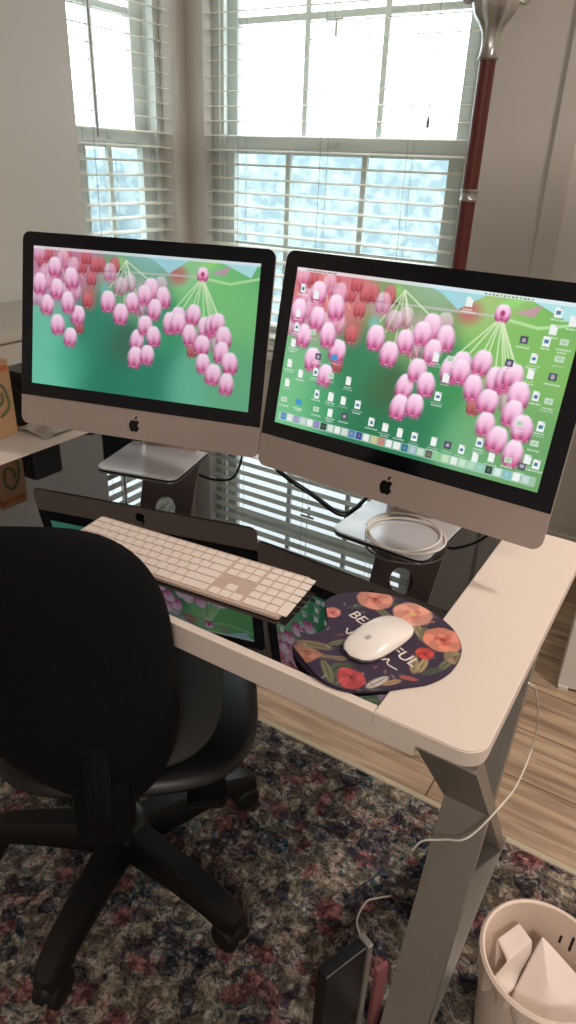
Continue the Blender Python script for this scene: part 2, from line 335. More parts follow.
def blind(label, L, along, pos, into, z0, z1, cords, tassels, wand=None):
    """horizontal slat blind; along = (a0,a1)"""
    root = thing('window_blind', label, 'blind', (0, 0, 0), 0, None)
    a0, a1 = along; m = MB(); z = z0 + .02; w = .027; tl = math.radians(7)
    z = 1.2777 - .0515 * math.floor((1.2777 - z0 - .04) / .0515)
    while z < z1 - .06:
        prof = []
        for k in range(5):
            t = -1 + k / 2; d = t * w; c = .0012 * (1 - t * t)
            prof.append((d, z + c + math.sin(tl) * d))
        vs = []; n = len(prof)
        for a in (a0, a1):
            for (d, zz) in prof: vs.append(L(a, d, zz + .0008))
            for (d, zz) in prof[::-1]: vs.append(L(a, d, zz - .0008))
        N2 = 2 * n; fs = [(i, (i + 1) % N2, N2 + (i + 1) % N2, N2 + i) for i in range(N2)] + [tuple(range(N2)), tuple(range(N2, 2 * N2))]
        m.mesh(vs, fs); z += .0515
    m.build('slats', M['slat'], root, smooth=False)
    def bx(m, A0, A1, d0, d1, Z0, Z1):
        vs = [L(a, d, zz) for a in (A0, A1) for d in (d0, d1) for zz in (Z0, Z1)]
        m.mesh(vs, [(0, 1, 3, 2), (4, 6, 7, 5), (0, 4, 5, 1), (2, 3, 7, 6), (0, 2, 6, 4), (1, 5, 7, 3)])
    h = MB(); bx(h, a0, a1, -.03, .03, z1 - .055, z1 - .004); h.build('headrail', M['slat'], root, smooth=False)
    b = MB(); bx(b, a0, a1, -.025, .025, z0 + .004, z0 + .022); b.build('bottom_rail', M['slat'], root, smooth=False)
    for c in cords:
        t = MB()
        for d in (-.028, .028): t.tube([L(c, d, z0 + .02), L(c, d, z1 - .03)], .0009, 5)
        t.build('ladder_cord', M['cord'], root)
    for (c, zz) in tassels:
        t = MB(); t.tube([L(c, -.035, z1 - .03), L(c - .0, -.037, zz)], .0012, 5); cc = t.build('lift_cord', M['cord'], root)
        t = MB(); p = L(c, -.037, zz); t.lathe([(0, .0), (.004, -.002), (.006, -.03), (.004, -.035), (0, -.036)], 10, Matrix.Translation(p)); t.build('tassel', M['cord'], cc)
    if wand:
        t = MB(); t.tube([L(wand[0], -.036, z1 - .03), L(wand[0], -.04, wand[1])], .0028, 8); t.build('tilt_wand', M['cord'], root)
    return root
blind('white horizontal slat blind over the wide window behind both monitors', lambda a, d, z: Vector((a, YB + .03 + d, z)), (WX0 + .008, WX1 - .008), 0, 0, WZ0, WZ1, (-1.83, -1.45, -1.10), ((-1.03, 1.50),))
blind('white horizontal slat blind over the narrow window on the left wall', lambda a, d, z: Vector((XL - .03 - d, a, z)), (LY0 + .008, LY1 - .008), 0, 0, WZ0, WZ1, (2.02, 2.38), (), (2.03, 1.40))
# small hanging chime seen through the panes
hc = MB(); hc.tube([(-1.62, 2.9, 2.1), (-1.62, 2.9, 1.86)], .002, 6); hc.tube([(-1.66, 2.9, 1.86), (-1.58, 2.9, 1.86)], .006, 8); hc.tube([(-1.61, 2.9, 1.86), (-1.61, 2.9, 1.8)], .006, 8)
tag(hc.build('wind_chime', mat('chime_metal', (150, 140, 130), .4, .6)), 'small T-shaped hanging ornament outside the upper panes of the wide window', 'ornament')
# outdoors
struct(MB().box(-14, 8, YB + .3, 12, -.9, -.8).box(-14, XL - .3, -4, YB + .3, -.9, -.8).build('ground', M['ground'], smooth=False))
struct(MB().box(-9, 5, 6.6, 6.8, -.8, 1.42, bev=.01).build('wall_garden', M['stucco'], smooth=False))
struct(MB().box(-6.7, -6.5, -3, 6.6, -.8, 1.30, bev=.01).build('wall_garden_side', M['stucco'], smooth=False))

# door casing on the back wall and the open door leaf
dc = bpy.data.objects.new('door_1', None); COL.objects.link(dc); dc['kind'] = 'structure'
MB().box(-.60, -.53, YB - .018, YB, 0, 2.1, bev=.004).box(.30, .37, YB - .018, YB, 0, 2.1, bev=.004).box(-.60, .37, YB - .018, YB, 2.1, 2.17, bev=.004).build('door_casing', M['wall'], dc, smooth=False)
dl = MB(); dl.box(-.53, .30, YB - .008, YB, 0, 2.1)
for (p, q) in ((.15, .95), (1.08, 1.95)):
    for (s_, t_) in ((-.44, -.15), (-.08, .21)): dl.box(s_, t_, YB - .012, YB - .004, p, q, bev=.002)
dl.build('door_panel', M['trim'], dc, smooth=False)
kn = MB(); kn.lathe([(0, 0), (.022, .0), (.022, .006), (.01, .01), (.01, .03), (.024, .045), (.02, .06), (0, .064)], 20, Matrix.Translation((-.49, YB - .008, 1.0)) @ Matrix.Rotation(PI / 2, 4, 'X')); kn.build('door_knob', M['silver'], dc)
d2 = bpy.data.objects.new('door_2', None); COL.objects.link(d2); d2['kind'] = 'structure'; d2.location = (-.125, 1.775, 0); d2.rotation_euler = (0, 0, math.radians(12))
ml = MB(); ml.box(0, .80, 0, .036, .008, 2.03, bev=.002)
for (p, q) in ((.18, .95), (1.08, 1.9)):
    for (s_, t_) in ((.1, .36), (.44, .7)): ml.box(s_, t_, -.005, .002, p, q, bev=.003)
ml.build('door_panel', M['trim'], d2, smooth=False)
MB().box(.002, .03, -.004, .0, .0, .012).build('floor_guide', M['trim'], d2, smooth=False)

# rug
rug = MB(); rug.box(-1.98, 1.5, -2.6, 0, 0, .008, bev=.003)
ro = rug.build('area_rug', M['rug'], smooth=False); ro.location = (.35, 1.185, 0.0005)
for v in ro.data.vertices: v.co.x = max(v.co.x, -2.3)
tag(ro, 'large distressed floral rug in navy, cream and rose under the desk and chair', 'rug')

# ------------------------------------------------------------------ desk
DX0, DX1, DY0, DY1, DZ = -1.43, -.097, .607, 1.208, .75
GX0, GX1, GY0, GY1 = -1.21, -.232, .621, 1.185
desk = thing('desk', 'white computer desk with black glass centre and grey crossed steel legs', 'desk', (-.75, .9, 0))
DO = Matrix.Translation((.75, -.9, 0))
def dpart(m, name, mt, **k): 
    bmesh.ops.transform(m.b, matrix=DO, verts=m.b.verts); return m.build(name, mt, desk, **k)
dpart(MB().prism(rrect(GX1, DX1, DY0, DY1, [.03, .03, 0, 0]), DZ - .024, DZ, bev=.0015), 'side_panel', M['deskwhite'])
dpart(MB().prism(rrect(DX0, GX0, DY0, DY1, [0, 0, .03, .03]), DZ - .024, DZ, bev=.0015), 'side_panel', M['deskwhite'])
dpart(MB().box(GX0, GX1 - .0008, DY0, GY0, DZ - .024, DZ, bev=.001), 'front_strip', M['deskwhite'], smooth=False)
dpart(MB().box(GX0, GX1, GY1, DY1, DZ - .024, DZ, bev=.001), 'back_strip', M['deskwhite'], smooth=False)
dpart(MB().box(GX0 + .0005, GX1 - .0005, GY0 + .0005, GY1 - .0005, DZ - .006, DZ - .0002), 'glass_top', M['glass'], smooth=False)
dpart(MB().box(GX0, GX1, GY0, GY1, DZ - .022, DZ - .0065), 'backing_board', M['underside'], smooth=False)
dpart(MB().box(DX0 + .085, -.1765, DY0 + .003, DY0 + .034, DZ - .044, DZ - .0245, bev=.002), 'front_beam', M['deskwhite'], smooth=False)
dpart(MB().box(DX0 + .10, DX1 - .09, DY1 - .04, DY1 - .01, DZ - .054, DZ - .0245, bev=.002), 'back_beam', M['steel'], smooth=False)
def bar(p, q, x0, x1, t):
    (y0, z0), (y1, z1) = p, q; d = Vector((y1 - y0, z1 - z0)).normalized(); n = Vector((-d.y, d.x)) * t / 2
    a, b, c, e = (y0 + n.x, z0 + n.y), (y1 + n.x, z1 + n.y), (y1 - n.x, z1 - n.y), (y0 - n.x, z0 - n.y)
    vs = [(x, yy, zz) for x in (x0, x1) for (yy, zz) in (a, b, c, e)]
    return vs, [(0, 1, 2, 3), (7, 6, 5, 4), (0, 4, 5, 1), (1, 5, 6, 2), (2, 6, 7, 3), (3, 7, 4, 0)]
for (x0, x1) in ((-.175, -.102), (DX0 + .005, DX0 + .078)):
    dpart(MB().mesh(*bar((.625, .722), (1.14, .02), x0 - .001, x1 + .001, .022)), 'leg', M['steel'], smooth=False)
    dpart(MB().mesh(*bar((.925, .722), (.672, .015), x0, x1, .03)), 'leg', M['steel'], smooth=False)
    dpart(MB().box(x0 - .002, x1 + .002, .645, 1.165, .0095, .026, bev=.002), 'foot_bar', M['steel'], smooth=False)
    dpart(MB().box(x0, x1, .62, 1.17, .715, .7255, bev=.002), 'top_plate', M['steel'], smooth=False)

# ------------------------------------------------------------------ display picture (painted procedurally)
def paint_wallpaper(icons):
    W, H = 448, 252; yy, xx = np.mgrid[0:H, 0:W]; U = (xx + .5) / W; V = (yy + .5) / H; AS = 16 / 9
    def rgb(c): return np.array(c, float) / 255
    img = np.zeros((H, W, 3)); wsum = np.zeros((H, W, 1))
    for (a, b, s, c) in [(.05, .55, .16, (96, 190, 158)), (.05, .9, .2, (96, 196, 160)), (.3, .55, .14, (44, 132, 106)), (.35, .85, .2, (30, 122, 96)), (.55, .9, .16, (34, 128, 100)), (.2, .8, .12, (58, 168, 134)),
                         (.95, .35, .2, (110, 190, 112)), (.85, .25, .14, (112, 196, 116)), (.95, .75, .2, (90, 168, 122)), (.72, .9, .12, (92, 178, 146)), (.45, .2, .15, (110, 160, 120)), (.1, .1, .2, (190, 120, 150)), (.6, .5, .1, (52, 150, 104)), (.42, .65, .1, (60, 98, 74)), (.75, .05, .1, (140, 200, 140)), (1.0, .05, .1, (90, 180, 120)), (.5, .02, .1, (130, 190, 190))]:
        w = np.exp(-(((U - a) * AS) ** 2 + (V - b) ** 2) / (2 * (s * .8) ** 2))[..., None] + 1e-6; img += w * rgb(c); wsum += w
    img /= wsum
    if icons: img = img * np.array((1.12, .96, .80))
    def blend(mask, c): 
        nonlocal img; img = img * (1 - mask[..., None]) + c * mask[..., None]
    def blob(a, b, rx, ry, c, al=1, soft=.5):
        d = np.sqrt(((U - a) * AS / rx) ** 2 + ((V - b) / ry) ** 2); blend(al * np.clip((1 - d) / soft, 0, 1), rgb(c))
    def seg(p, q, w, c, al=1):
        (a, b), (c_, d) = p, q; px, py = (U - a) * AS, V - b; vx, vy = (c_ - a) * AS, d - b; t = np.clip((px * vx + py * vy) / (vx * vx + vy * vy + 1e-9), 0, 1)
        dd = np.hypot(px - t * vx, py - t * vy); blend(al * np.clip(1.5 - dd / w, 0, 1), rgb(c))
    def poly(pts, c, al=1):
        ins = np.zeros((H, W), bool); n = len(pts)
        for i in range(n):
            (x0, y0), (x1, y1) = pts[i], pts[(i + 1) % n]
            cnd = ((y0 > V) != (y1 > V)); ins ^= cnd & (U < (x1 - x0) * (V - y0) / (y1 - y0 + 1e-12) + x0)
        blend(ins * al, rgb(c))
    def bell(a, b, rx=.055, ry=.075, red=0, al=1, tilt=0):
        px, py = (U - a) * AS, V - b; px, py = px * math.cos(tilt) + py * math.sin(tilt), -px * math.sin(tilt) + py * math.cos(tilt)
        y = py / ry; width = rx * np.where(y < 0, np.sqrt(np.clip(1 - y * y, 0, 1)), np.clip(1 - .42 * y ** 2.4, 0, 1)) ; x = px / (width + 1e-6)
        ins = np.clip((1 - np.abs(x)) * 5, 0, 1) * np.clip((1 - np.abs(y)) * 6, 0, 1) * (np.abs(y) < 1)
        t = np.clip((y + 1) / 2, 0, 1)[..., None]
        top, mid, bot = (rgb((248, 232, 246)), rgb((240, 168, 210)), rgb((204, 44, 116))) if not red else (rgb((214, 120, 130)), rgb((206, 84, 96)), rgb((170, 50, 60)))
        c = np.where(t < .58, top + (mid - top) * t / .58, mid + (bot - mid) * (t - .58) / .42)
        stripe = .5 + .5 * np.cos(x * 8); c = c * (1 - .3 * (stripe * np.clip(y + .2, 0, 1))[..., None])
        lip = np.clip(1 - np.abs(y - .84) / .1, 0, 1) * (np.cos(x * 7) > -.2); c = c + (rgb((252, 206, 230)) - c) * (lip * .75)[..., None]
        c = c * (1 - .25 * np.clip(np.abs(x) - .6, 0, 1) * 2)[..., None]
        blend(ins * al, c)
    for (a, b, rx, ry, c, al) in [(.27, .33, .08, .12, (196, 96, 90), .8), (.66, .12, .1, .09, (196, 84, 96), .75), (.62, .05, .07, .07, (214, 90, 120), .6), (.04, .28, .09, .16, (216, 150, 206), .7), (.2, .12, .14, .1, (200, 110, 140), .6), (.36, .16, .12, .1, (214, 150, 180), .6), (.5, .25, .06, .12, (222, 170, 196), .5), (.34, .26, .05, .06, (110, 190, 190), .7)]: blob(a, b, rx, ry, c, al, .7)
    poly([(.49, 0), (.72, 0), (.69, .035), (.62, .115), (.56, .04)], (150, 214, 226), .9); poly([(.82, 0), (1, 0), (.985, .03), (.965, .1), (.9, .055)], (168, 222, 230), .95)
    poly([(.74, .06), (.8, .0), (.84, .0), (.79, .07)], (140, 216, 110), .8); poly([(.8, .09), (.88, .03), (.86, .1)], (226, 120, 190), .6)
    blob(.405, .06, .05, .05, (150, 210, 110), .8, .8)
    seg((.29, .14), (.42, .13), .006, (70, 62, 66), .8); seg((.42, .13), (.74, .12), .006, (190, 190, 190), .8); seg((.74, .12), (.88, .15), .008, (176, 222, 150)); seg((.88, .15), (1.0, .1), .008, (176, 222, 150))
    Cc = (214, 232, 188)
    for q in [(.36, .25), (.39, .3), (.43, .35), (.48, .3), (.5, .45), (.54, .5), (.56, .2), (.58, .22)]: seg((.43, .05), q, .0035, Cc, .8)
    for q in [(.64, .38), (.69, .34), (.72, .4), (.74, .46), (.79, .5), (.81, .42), (.84, .37), (.87, .45), (.86, .62), (.9, .68)]: seg((.765, .12), q, .0042, Cc, .85)
    seg((.11, .0), (.17, .3), .004, (226, 190, 150), .8); seg((.14, .03), (.24, .2), .004, (226, 180, 140), .8)
    for (a, b) in [(.042, .099), (.231, .113), (.276, .194), (.317, .095), (.379, .088), (.226, .541), (.259, .349), (.741, .616), (.29, .1), (.16, .05), (.07, .05), (.25, .05)]: bell(a, b, .045, .06, 1, .85)
    for i, (a, b) in enumerate([(.06, .18), (.14, .08), (.2, .3), (.085, .24), (.03, .05), (.15, .31), (.36, .14), (.45, .2), (.41, .23), (.02, .36), (.19, .12), (.5, .36), (.59, .2), (.7, .46), (.8, .52), (.85, .56)]): bell(a, b, .058, .068, 0, .6, .2 * math.sin(i))
    bl = [(.033, .263), (.07, .407), (.103, .136), (.183, .206), (.114, .289), (.217, .46), (.169, .378), (.122, .543), (.184, .624), (.545, .229), (.603, .279), (.52, .274), (.566, .367), (.356, .342), (.466, .333), (.416, .421),
          (.495, .592), (.529, .483), (.569, .553), (.49, .715), (.544, .687), (.674, .401), (.639, .448), (.736, .374), (.674, .442), (.792, .456), (.822, .435), (.841, .415), (.872, .509), (.727, .517), (.782, .575), (.866, .61), (.906, .678), (.793, .7), (.838, .768), (.898, .823)]
    for i, (a, b) in enumerate(bl): bell(a, b + .012, .070, .08, 0, .35, .15 * math.sin(i * 1.7)); bell(a, b, .064 + .004 * math.sin(i * 3), .078 + .005 * math.cos(i * 2), 0, .97, .15 * math.sin(i * 1.7))
    bell(.765, .1, .05, .05, 0, 1); blob(.765, .1, .018, .02, (160, 20, 80), .8)
    img = np.where(V[..., None] < .021, img * .25 + .72 * rgb((235, 240, 246)), img)
    rnd = np.random.RandomState(4)
    img = img * .9 + .1 * img.mean(axis=2, keepdims=True)
    if not icons: img = img * .97
    def rect(a, b, w, h, c, al=1): blend(((np.abs(U - a) < w) & (np.abs(V - b) < h)) * al, rgb(c))
    if icons:
        img = np.clip(img * 1.03 + .01, 0, 1)
        for i, (a, b) in enumerate(icons):
            k = i % 7
            if a > .8 and k in (1,) or k == 4: rect(a, b, .0125, .016, (206, 222, 206), .95); rect(a, b, .008, .009, (150, 190, 150), .6)
            elif k == 6 and a > .1: rect(a, b, .012, .02, (70, 70, 96), .95); rect(a, b, .006, .01, (200, 190, 200), .8)
            elif abs(a - .092) < .01 and b > .8 or abs(a - .209) < .005: rect(a, b, .0125, .018, (60, 150, 206), 1)
            elif abs(a - .686) < .01: rect(a, b, .0125, .016, (180, 40, 44), 1)
            else:
                rect(a, b, .0105, .026, (238, 242, 240), 1); rect(a + .007, b - .021, .0035, .006, (180, 190, 190), .8)
                if k in (0, 3): rect(a, b + .002, .006, .009, (60, 110, 150), .9)
            for q in range(2 if k % 2 else 1):
                w = .012 + .01 * rnd.rand(); x0 = a - w
                while x0 < a + w:
                    l = .003 + .004 * rnd.rand(); rect(x0 + l / 2, b + .04 + q * .014, l / 2, .0032, (240, 245, 240), .75); x0 += l + .0022
        rect(.5, .947, .487, .028, (190, 214, 206), .62)
        cols = [(40, 130, 220), (230, 230, 234), (150, 150, 200), (200, 210, 216), (236, 236, 236), (140, 120, 190), (40, 50, 44), (220, 226, 220), (240, 240, 240), (214, 214, 210), (60, 120, 200), (38, 60, 160), (236, 236, 236), (226, 190, 120), (210, 120, 90), (240, 240, 240), (236, 240, 240), (30, 110, 150), (160, 190, 210), (200, 220, 200), (90, 90, 70), (130, 200, 130), (190, 226, 180), (226, 240, 226), (190, 230, 200), (170, 216, 180), (140, 200, 190), (30, 60, 60), (210, 236, 236), (120, 190, 210), (240, 246, 246), (190, 216, 216)]
        for i, c in enumerate(cols): rect(.035 + i * .0297, .947, .0115, .0205, c, .95); rect(.035 + i * .0297, .947, .005, .009, tuple(min(255, x * .6 + 90) for x in c[::-1]), .6)
        for k in range(26): rect(.04 + .01 * k if k < 13 else .7 + .012 * (k - 13), .011, .003, .005, (60, 70, 80), .7)
    return np.clip(img, 0, 1)
ICONS = [(0.037, 0.122), (0.096, 0.15), (0.032, 0.277), (0.034, 0.364), (0.106, 0.378), (0.03, 0.465), (0.144, 0.521), (0.211, 0.506), (0.028, 0.599), (0.082, 0.65), (0.144, 0.618), (0.209, 0.621), (0.282, 0.63), (0.03, 0.724), (0.164, 0.754), (0.223, 0.75), (0.276, 0.756), (0.335, 0.759), (0.027, 0.838), (0.092, 0.832), (0.847, 0.219), (0.913, 0.207), (0.964, 0.199), (0.924, 0.146), (0.89, 0.303), (0.962, 0.284), (0.892, 0.386), (0.957, 0.381), (0.923, 0.495), (0.963, 0.508), (0.632, 0.494), (0.618, 0.605), (0.633, 0.386), (0.584, 0.389), (0.82, 0.35), (0.926, 0.056), (0.654, 0.066), (0.973, 0.09), (0.96, 0.647), (0.955, 0.742), (0.637, 0.866), (0.686, 0.867), (0.736, 0.871), (0.785, 0.897), (0.836, 0.874), (0.788, 0.809), (0.889, 0.864), (0.946, 0.835), (0.935, 0.88), (0.975, 0.85), (0.897, 0.654), (0.512, 0.865), (0.567, 0.867), (0.171, 0.85), (0.231, 0.85), (0.291, 0.85), (.40, .845), (.455, .855)]
def grid_mesh(name, img, fn, mt, keep=None):
    H, W, _ = img.shape
    us = (np.arange(W) + .5) / W; vs_ = (np.arange(H) + .5) / H; us[0] = 0; us[-1] = 1; vs_[0] = 0; vs_[-1] = 1
    P = np.array([fn(a, b) for b in vs_ for a in us], dtype=np.float32)
    idx = np.arange(H * W).reshape(H, W)
    F = np.stack([idx[1:, :-1], idx[1:, 1:], idx[:-1, 1:], idx[:-1, :-1]], -1).reshape(-1, 4)
    if keep is not None:
        kv = keep.reshape(-1); F = F[kv[F].all(1)]; used = np.unique(F); mp = -np.ones(H * W, int); mp[used] = np.arange(len(used)); F = mp[F]; P = P[used]; cols = img.reshape(-1, 3)[used]
    else: cols = img.reshape(-1, 3)
    me = bpy.data.meshes.new(name); me.from_pydata(P.tolist(), [], F.tolist())
    ca = me.color_attributes.new('Col', 'FLOAT_COLOR', 'POINT'); c = np.where(cols <= .04045, cols / 12.92, ((cols + .055) / 1.055) ** 2.4)
    ca.data.foreach_set('color', np.c_[c, np.ones(len(c))].astype(np.float32).ravel()); me.materials.append(mt); me.update()
    return me

# ------------------------------------------------------------------ monitors
def apple_pts():
    a = [(0, .36), (.10, .42), (.24, .44), (.36, .38), (.43, .28), (.33, .16), (.31, .0), (.36, -.12), (.46, -.2), (.38, -.36), (.27, -.49), (.16, -.53), (.06, -.49), (0, -.48), (-.07, -.5), (-.17, -.54), (-.28, -.49), (-.4, -.32), (-.46, -.12), (-.47, .08), (-.4, .28), (-.27, .41), (-.12, .43)]
    return [(x * .9, y * .9 - .06) for x, y in [(p.x, p.y) for p in smoothpath([(q[0], q[1], 0) for q in a], 4, True)]]
def monitor(label, cx, cy, z0, rz, tilt, img, with_cable=None):
    k = 1.01; Wd = .533; ch, bz, sw, sh = .0595 * k, .026 * k, .476 * k, .2678 * k; Ht = ch + 2 * bz + sh
    root = thing('computer_monitor', label, 'monitor', (cx, cy, DZ), rz, 'desktop computers side by side')
    z0 = z0 - DZ; st, ct = math.sin(tilt), math.cos(tilt)
    TM = Matrix(((1, 0, 0, 0), (0, ct, st, 0), (0, -st, ct, z0), (0, 0, 0, 1)))  # (u, depth, v)
    def prism_uv(m, pts, d0, d1, bev=0):   # pts in (u,v), extruded in depth
        m.prism([(p[0], -p[1]) for p in pts], d0, d1, TM @ Matrix.Rotation(-PI / 2, 4, 'X'), bev)
    R90 = Matrix.Rotation(-PI / 2, 4, 'X')
    # back shell: thin rim swelling to the middle
    m = MB(); prism_uv(m, rrect(-Wd / 2, Wd / 2, 0, Ht, [.016] * 4), .0012, .0065)
    nx, nz = 28, 22; vs = []; fs = []
    for j in range(nz + 1):
        for i in range(nx + 1):
            a = -1 + 2 * i / nx; b = -1 + 2 * j / nz; q = max(0, 1 - abs(a) ** 3.2) * max(0, 1 - abs(b) ** 3.2)
            uu = a * (Wd / 2 - .001); vv = Ht / 2 + b * (Ht / 2 - .001)
            cr = .016 * (1 if abs(a) > .97 and abs(b) > .97 else 0) * .35
            vs.append(TM @ Vector((uu - math.copysign(cr, a), .006 + .034 * q ** .8, vv - math.copysign(cr, b))))
    for j in range(nz):
        for i in range(nx): fs.append((j * (nx + 1) + i, j * (nx + 1) + i + 1, (j + 1) * (nx + 1) + i + 1, (j + 1) * (nx + 1) + i))
    m.mesh(vs, fs); m.build('housing', M['alu'], root)
    m = MB(); prism_uv(m, rrect(-Wd / 2, Wd / 2, ch, Ht, [0.0006, .016, .016, 0.0006]), 0, .0016); bez = m.build('bezel', M['bezel'], root)
    m = MB(); m.lathe([(0, -.0006), (.0022, -.0006), (.0022, 0), (0, .0)], 16, TM @ Matrix.Translation((0, 0, Ht - bz / 2)) @ R90.inverted()); m.build('webcam', M['logo'], bez)
    me = grid_mesh('display', img, lambda a, b: TM @ Vector((-sw / 2 + a * sw, -.0008, ch + bz + sh * (1 - b))), M['display'])
    o = bpy.data.objects.new('display', me); COL.objects.link(o); o.parent = root; o['label'] = 'lit screen showing pink bell flowers on green'
    m = MB(); s = .027; ap = apple_pts()
    prism_uv(m, [(x * s, y * s + ch / 2) for x, y in ap], .0002, .0014)
    lf = [(.02, .42), (.02, .56), (.1, .68), (.22, .72), (.22, .6), (.14, .48)]
    prism_uv(m, [(x * s, y * s * .95 + ch / 2 - .0005) for x, y in lf], .0002, .0014); m.build('apple_logo', M['logo'], root)
    m = MB(); prism_uv(m, rrect(-.014, .014, .0, .0035, .001), -.0, .0013); 
    # stand: one bent plate: foot, curve, neck with a hole
    sd = MB(); fd, fw = .178, .186; y0 = -.008
    sd.prism(rrect(-fw / 2, fw / 2, y0, y0 + fd - .01, [.022, .0, .0, .022]), .0015, .0055, bev=.0008)
    foot = sd.build('stand', M['alufoot'], root)
    nk = MB(); path = [(y0 + fd - .02, .0035), (y0 + fd - .004, .005), (y0 + fd + .003, .013), (y0 + fd + .0, .03), (y0 + fd - .06, .175), (y0 + fd - .105, .25)]
    hz, hr = .085, .027; p3, p4 = Vector(path[3]), Vector(path[4]); d = (p4 - p3).normalized(); n = Vector((-d[1], d[0]))
    n2 = Vector((d[1], -d[0]))
    for (a, b) in zip(path[:3], path[1:4]):
        a, b = Vector(a), Vector(b); dd = (b - a).normalized(); nn = Vector((-dd[1], dd[0])) * .003
        vs = [(x, q[0], q[1]) for x in (-fw * .37, fw * .37) for q in (a + nn, b + nn, b - nn, a - nn)]
        nk.mesh(vs, [(0, 1, 2, 3), (7, 6, 5, 4), (0, 4, 5, 1), (1, 5, 6, 2), (2, 6, 7, 3), (3, 7, 4, 0)])
    # plate with hole in the plane spanned by x and d
    Ln = (Vector(path[5]) - p3).length; hc_ = .115; half = fw * .37; NN = 32
    ring = [(hr * math.cos(2 * PI * i / NN), hc_ + hr * math.sin(2 * PI * i / NN)) for i in range(NN)]
    def outp(i):
        a = 2 * PI * i / NN; c, s_ = math.cos(a), math.sin(a); t = min((half / abs(c)) if abs(c) > 1e-6 else 9, ((Ln - hc_) / s_ if s_ > 1e-6 else (hc_ / -s_ if s_ < -1e-6 else 9))); return (c * t, hc_ + s_ * t)
    outr = [outp(i) for i in range(NN)]
    cor = [(half, Ln), (-half, Ln), (-half, 0), (half, 0)]
    for side in (1, -1):
        base = []; off = n * .003 * side
        P3 = lambda q: (q[0] * (1 - .12 * q[1] / Ln), p3[0] + d[0] * q[1] + off[0], p3[1] + d[1] * q[1] + off[1])
        vs = [P3(q) for q in ring] + [P3(q) for q in outr] + [P3(q) for q in cor]; fs = [(i, (i + 1) % NN, NN + (i + 1) % NN, NN + i) for i in range(NN)]
        for ci, q in enumerate(cor):
            ang = math.atan2(q[1] - hc_, q[0]) % (2 * PI); i = int(ang / (2 * PI) * NN) % NN; fs.append((NN + i, NN + (i + 1) % NN, 2 * NN + ci))
        nk.mesh(vs, fs)
    oP = lambda q, sg: (q[0] * (1 - .12 * q[1] / Ln), p3[0] + d[0] * q[1] + n[0] * .003 * sg, p3[1] + d[1] * q[1] + n[1] * .003 * sg)
    nk.mesh([oP(q, 1) for q in ring] + [oP(q, -1) for q in ring], [(i, (i + 1) % NN, NN + (i + 1) % NN, NN + i) for i in range(NN)])
    nk.mesh([oP(q, 1) for q in cor] + [oP(q, -1) for q in cor], [(i, (i + 1) % 4, 4 + (i + 1) % 4, 4 + i) for i in range(4)])
    nk.build('stand_neck', M['alu'], foot)
    return root
monitor('left of the two desktop computers, screen clear of icons, pink flower wallpaper', -.951, .961, .828, .2542, .228, paint_wallpaper(None))
monitor('right of the two desktop computers, screen covered in desktop icons over pink flowers', -.406, .985, .833, -.0485, .2065, paint_wallpaper(ICONS))

# ------------------------------------------------------------------ keyboard
kb = thing('keyboard', 'slim white full-size keyboard with number pad on the black glass', 'keyboard', (-.641, .735, DZ), .0925)
kp = MB(); kp.prism(rrect(-.2093, .2093, -.0575, .0575, .006), .001, .0065, bev=.0006)
kbm = Matrix.Rotation(math.radians(2.2), 4, 'X'); bmesh.ops.transform(kp.b, matrix=Matrix.Translation((0, 0, .0022)) @ kbm, verts=kp.b.verts); kp.build('case', M['keybase'], kb)
KM = Matrix.Translation((0, 0, .0022)) @ kbm
keymesh = {}
def key(x, y, w, h, name='key'):
    kk = (round(w, 4), round(h, 4))
    if kk not in keymesh:
        m = MB(); m.prism(rrect(-w / 2, w / 2, -h / 2, h / 2, .0018, 3), 0, .0016, bev=.0003)
        bmesh.ops.transform(m.b, matrix=kbm, verts=m.b.verts); bmesh.ops.recalc_face_normals(m.b, faces=m.b.faces)
        me = bpy.data.meshes.new(name); m.b.to_mesh(me); m.b.free(); me.materials.append(M['key']); keymesh[kk] = me
    o = bpy.data.objects.new(name, keymesh[kk]); COL.objects.link(o); o.parent = kb; o.location = KM @ Vector((x, y, .0066)); return o
u_, gp = .01905, .0026
x0, ytop = -.2093 + .0045, .0575 - .0045
rowh = [.0135] + [.0187 - .0] * 5; yc = ytop; rows = []
rh = (2 * ytop - .0145) / 5
def row(y, xs, widths, h, name='key'):
    x = xs
    for w in widths:
        if w > 0: key(x + w * u_ / 2 - gp / 2 + .0, y, w * u_ - gp, h - gp, name)
        x += abs(w) * u_
yf = ytop - .0145 / 2
main = 15 * u_
row(yf, x0, [1.5] + [13.5 / 13] * 13, .0145, 'function_key')
ys = [ytop - .0145 - rh * (i + .5) for i in range(5)]
row(ys[0], x0, [1] * 13 + [2], rh); row(ys[1], x0, [1.5] + [1] * 12 + [1.5], rh); row(ys[2], x0, [1.8] + [1] * 11 + [2.2], rh); row(ys[3], x0, [2.35] + [1] * 10 + [2.65], rh)
row(ys[4], x0, [1.45, 1.15, 1.4, 6, 1.4, 1.15, 2.45], rh)
xn = x0 + main + .0035
row(yf, xn, [1] * 3, .0145, 'function_key'); row(ys[0], xn, [1] * 3, rh); row(ys[1], xn, [1] * 3, rh); row(ys[3], xn, [-1, 1, -1], rh); row(ys[4], xn, [1] * 3, rh)
xp = xn + 3 * u_ + .0035
row(yf, xp, [1] * 4, .0145, 'function_key'); row(ys[0], xp, [1] * 4, rh); row(ys[1], xp, [1] * 4, rh); row(ys[2], xp, [1] * 4, rh); row(ys[3], xp, [1] * 3, rh); row(ys[4], xp, [2, 1], rh)
key(xp + 3.5 * u_ - gp / 2, (ys[3] + ys[4]) / 2, u_ - gp, 2 * rh - gp)

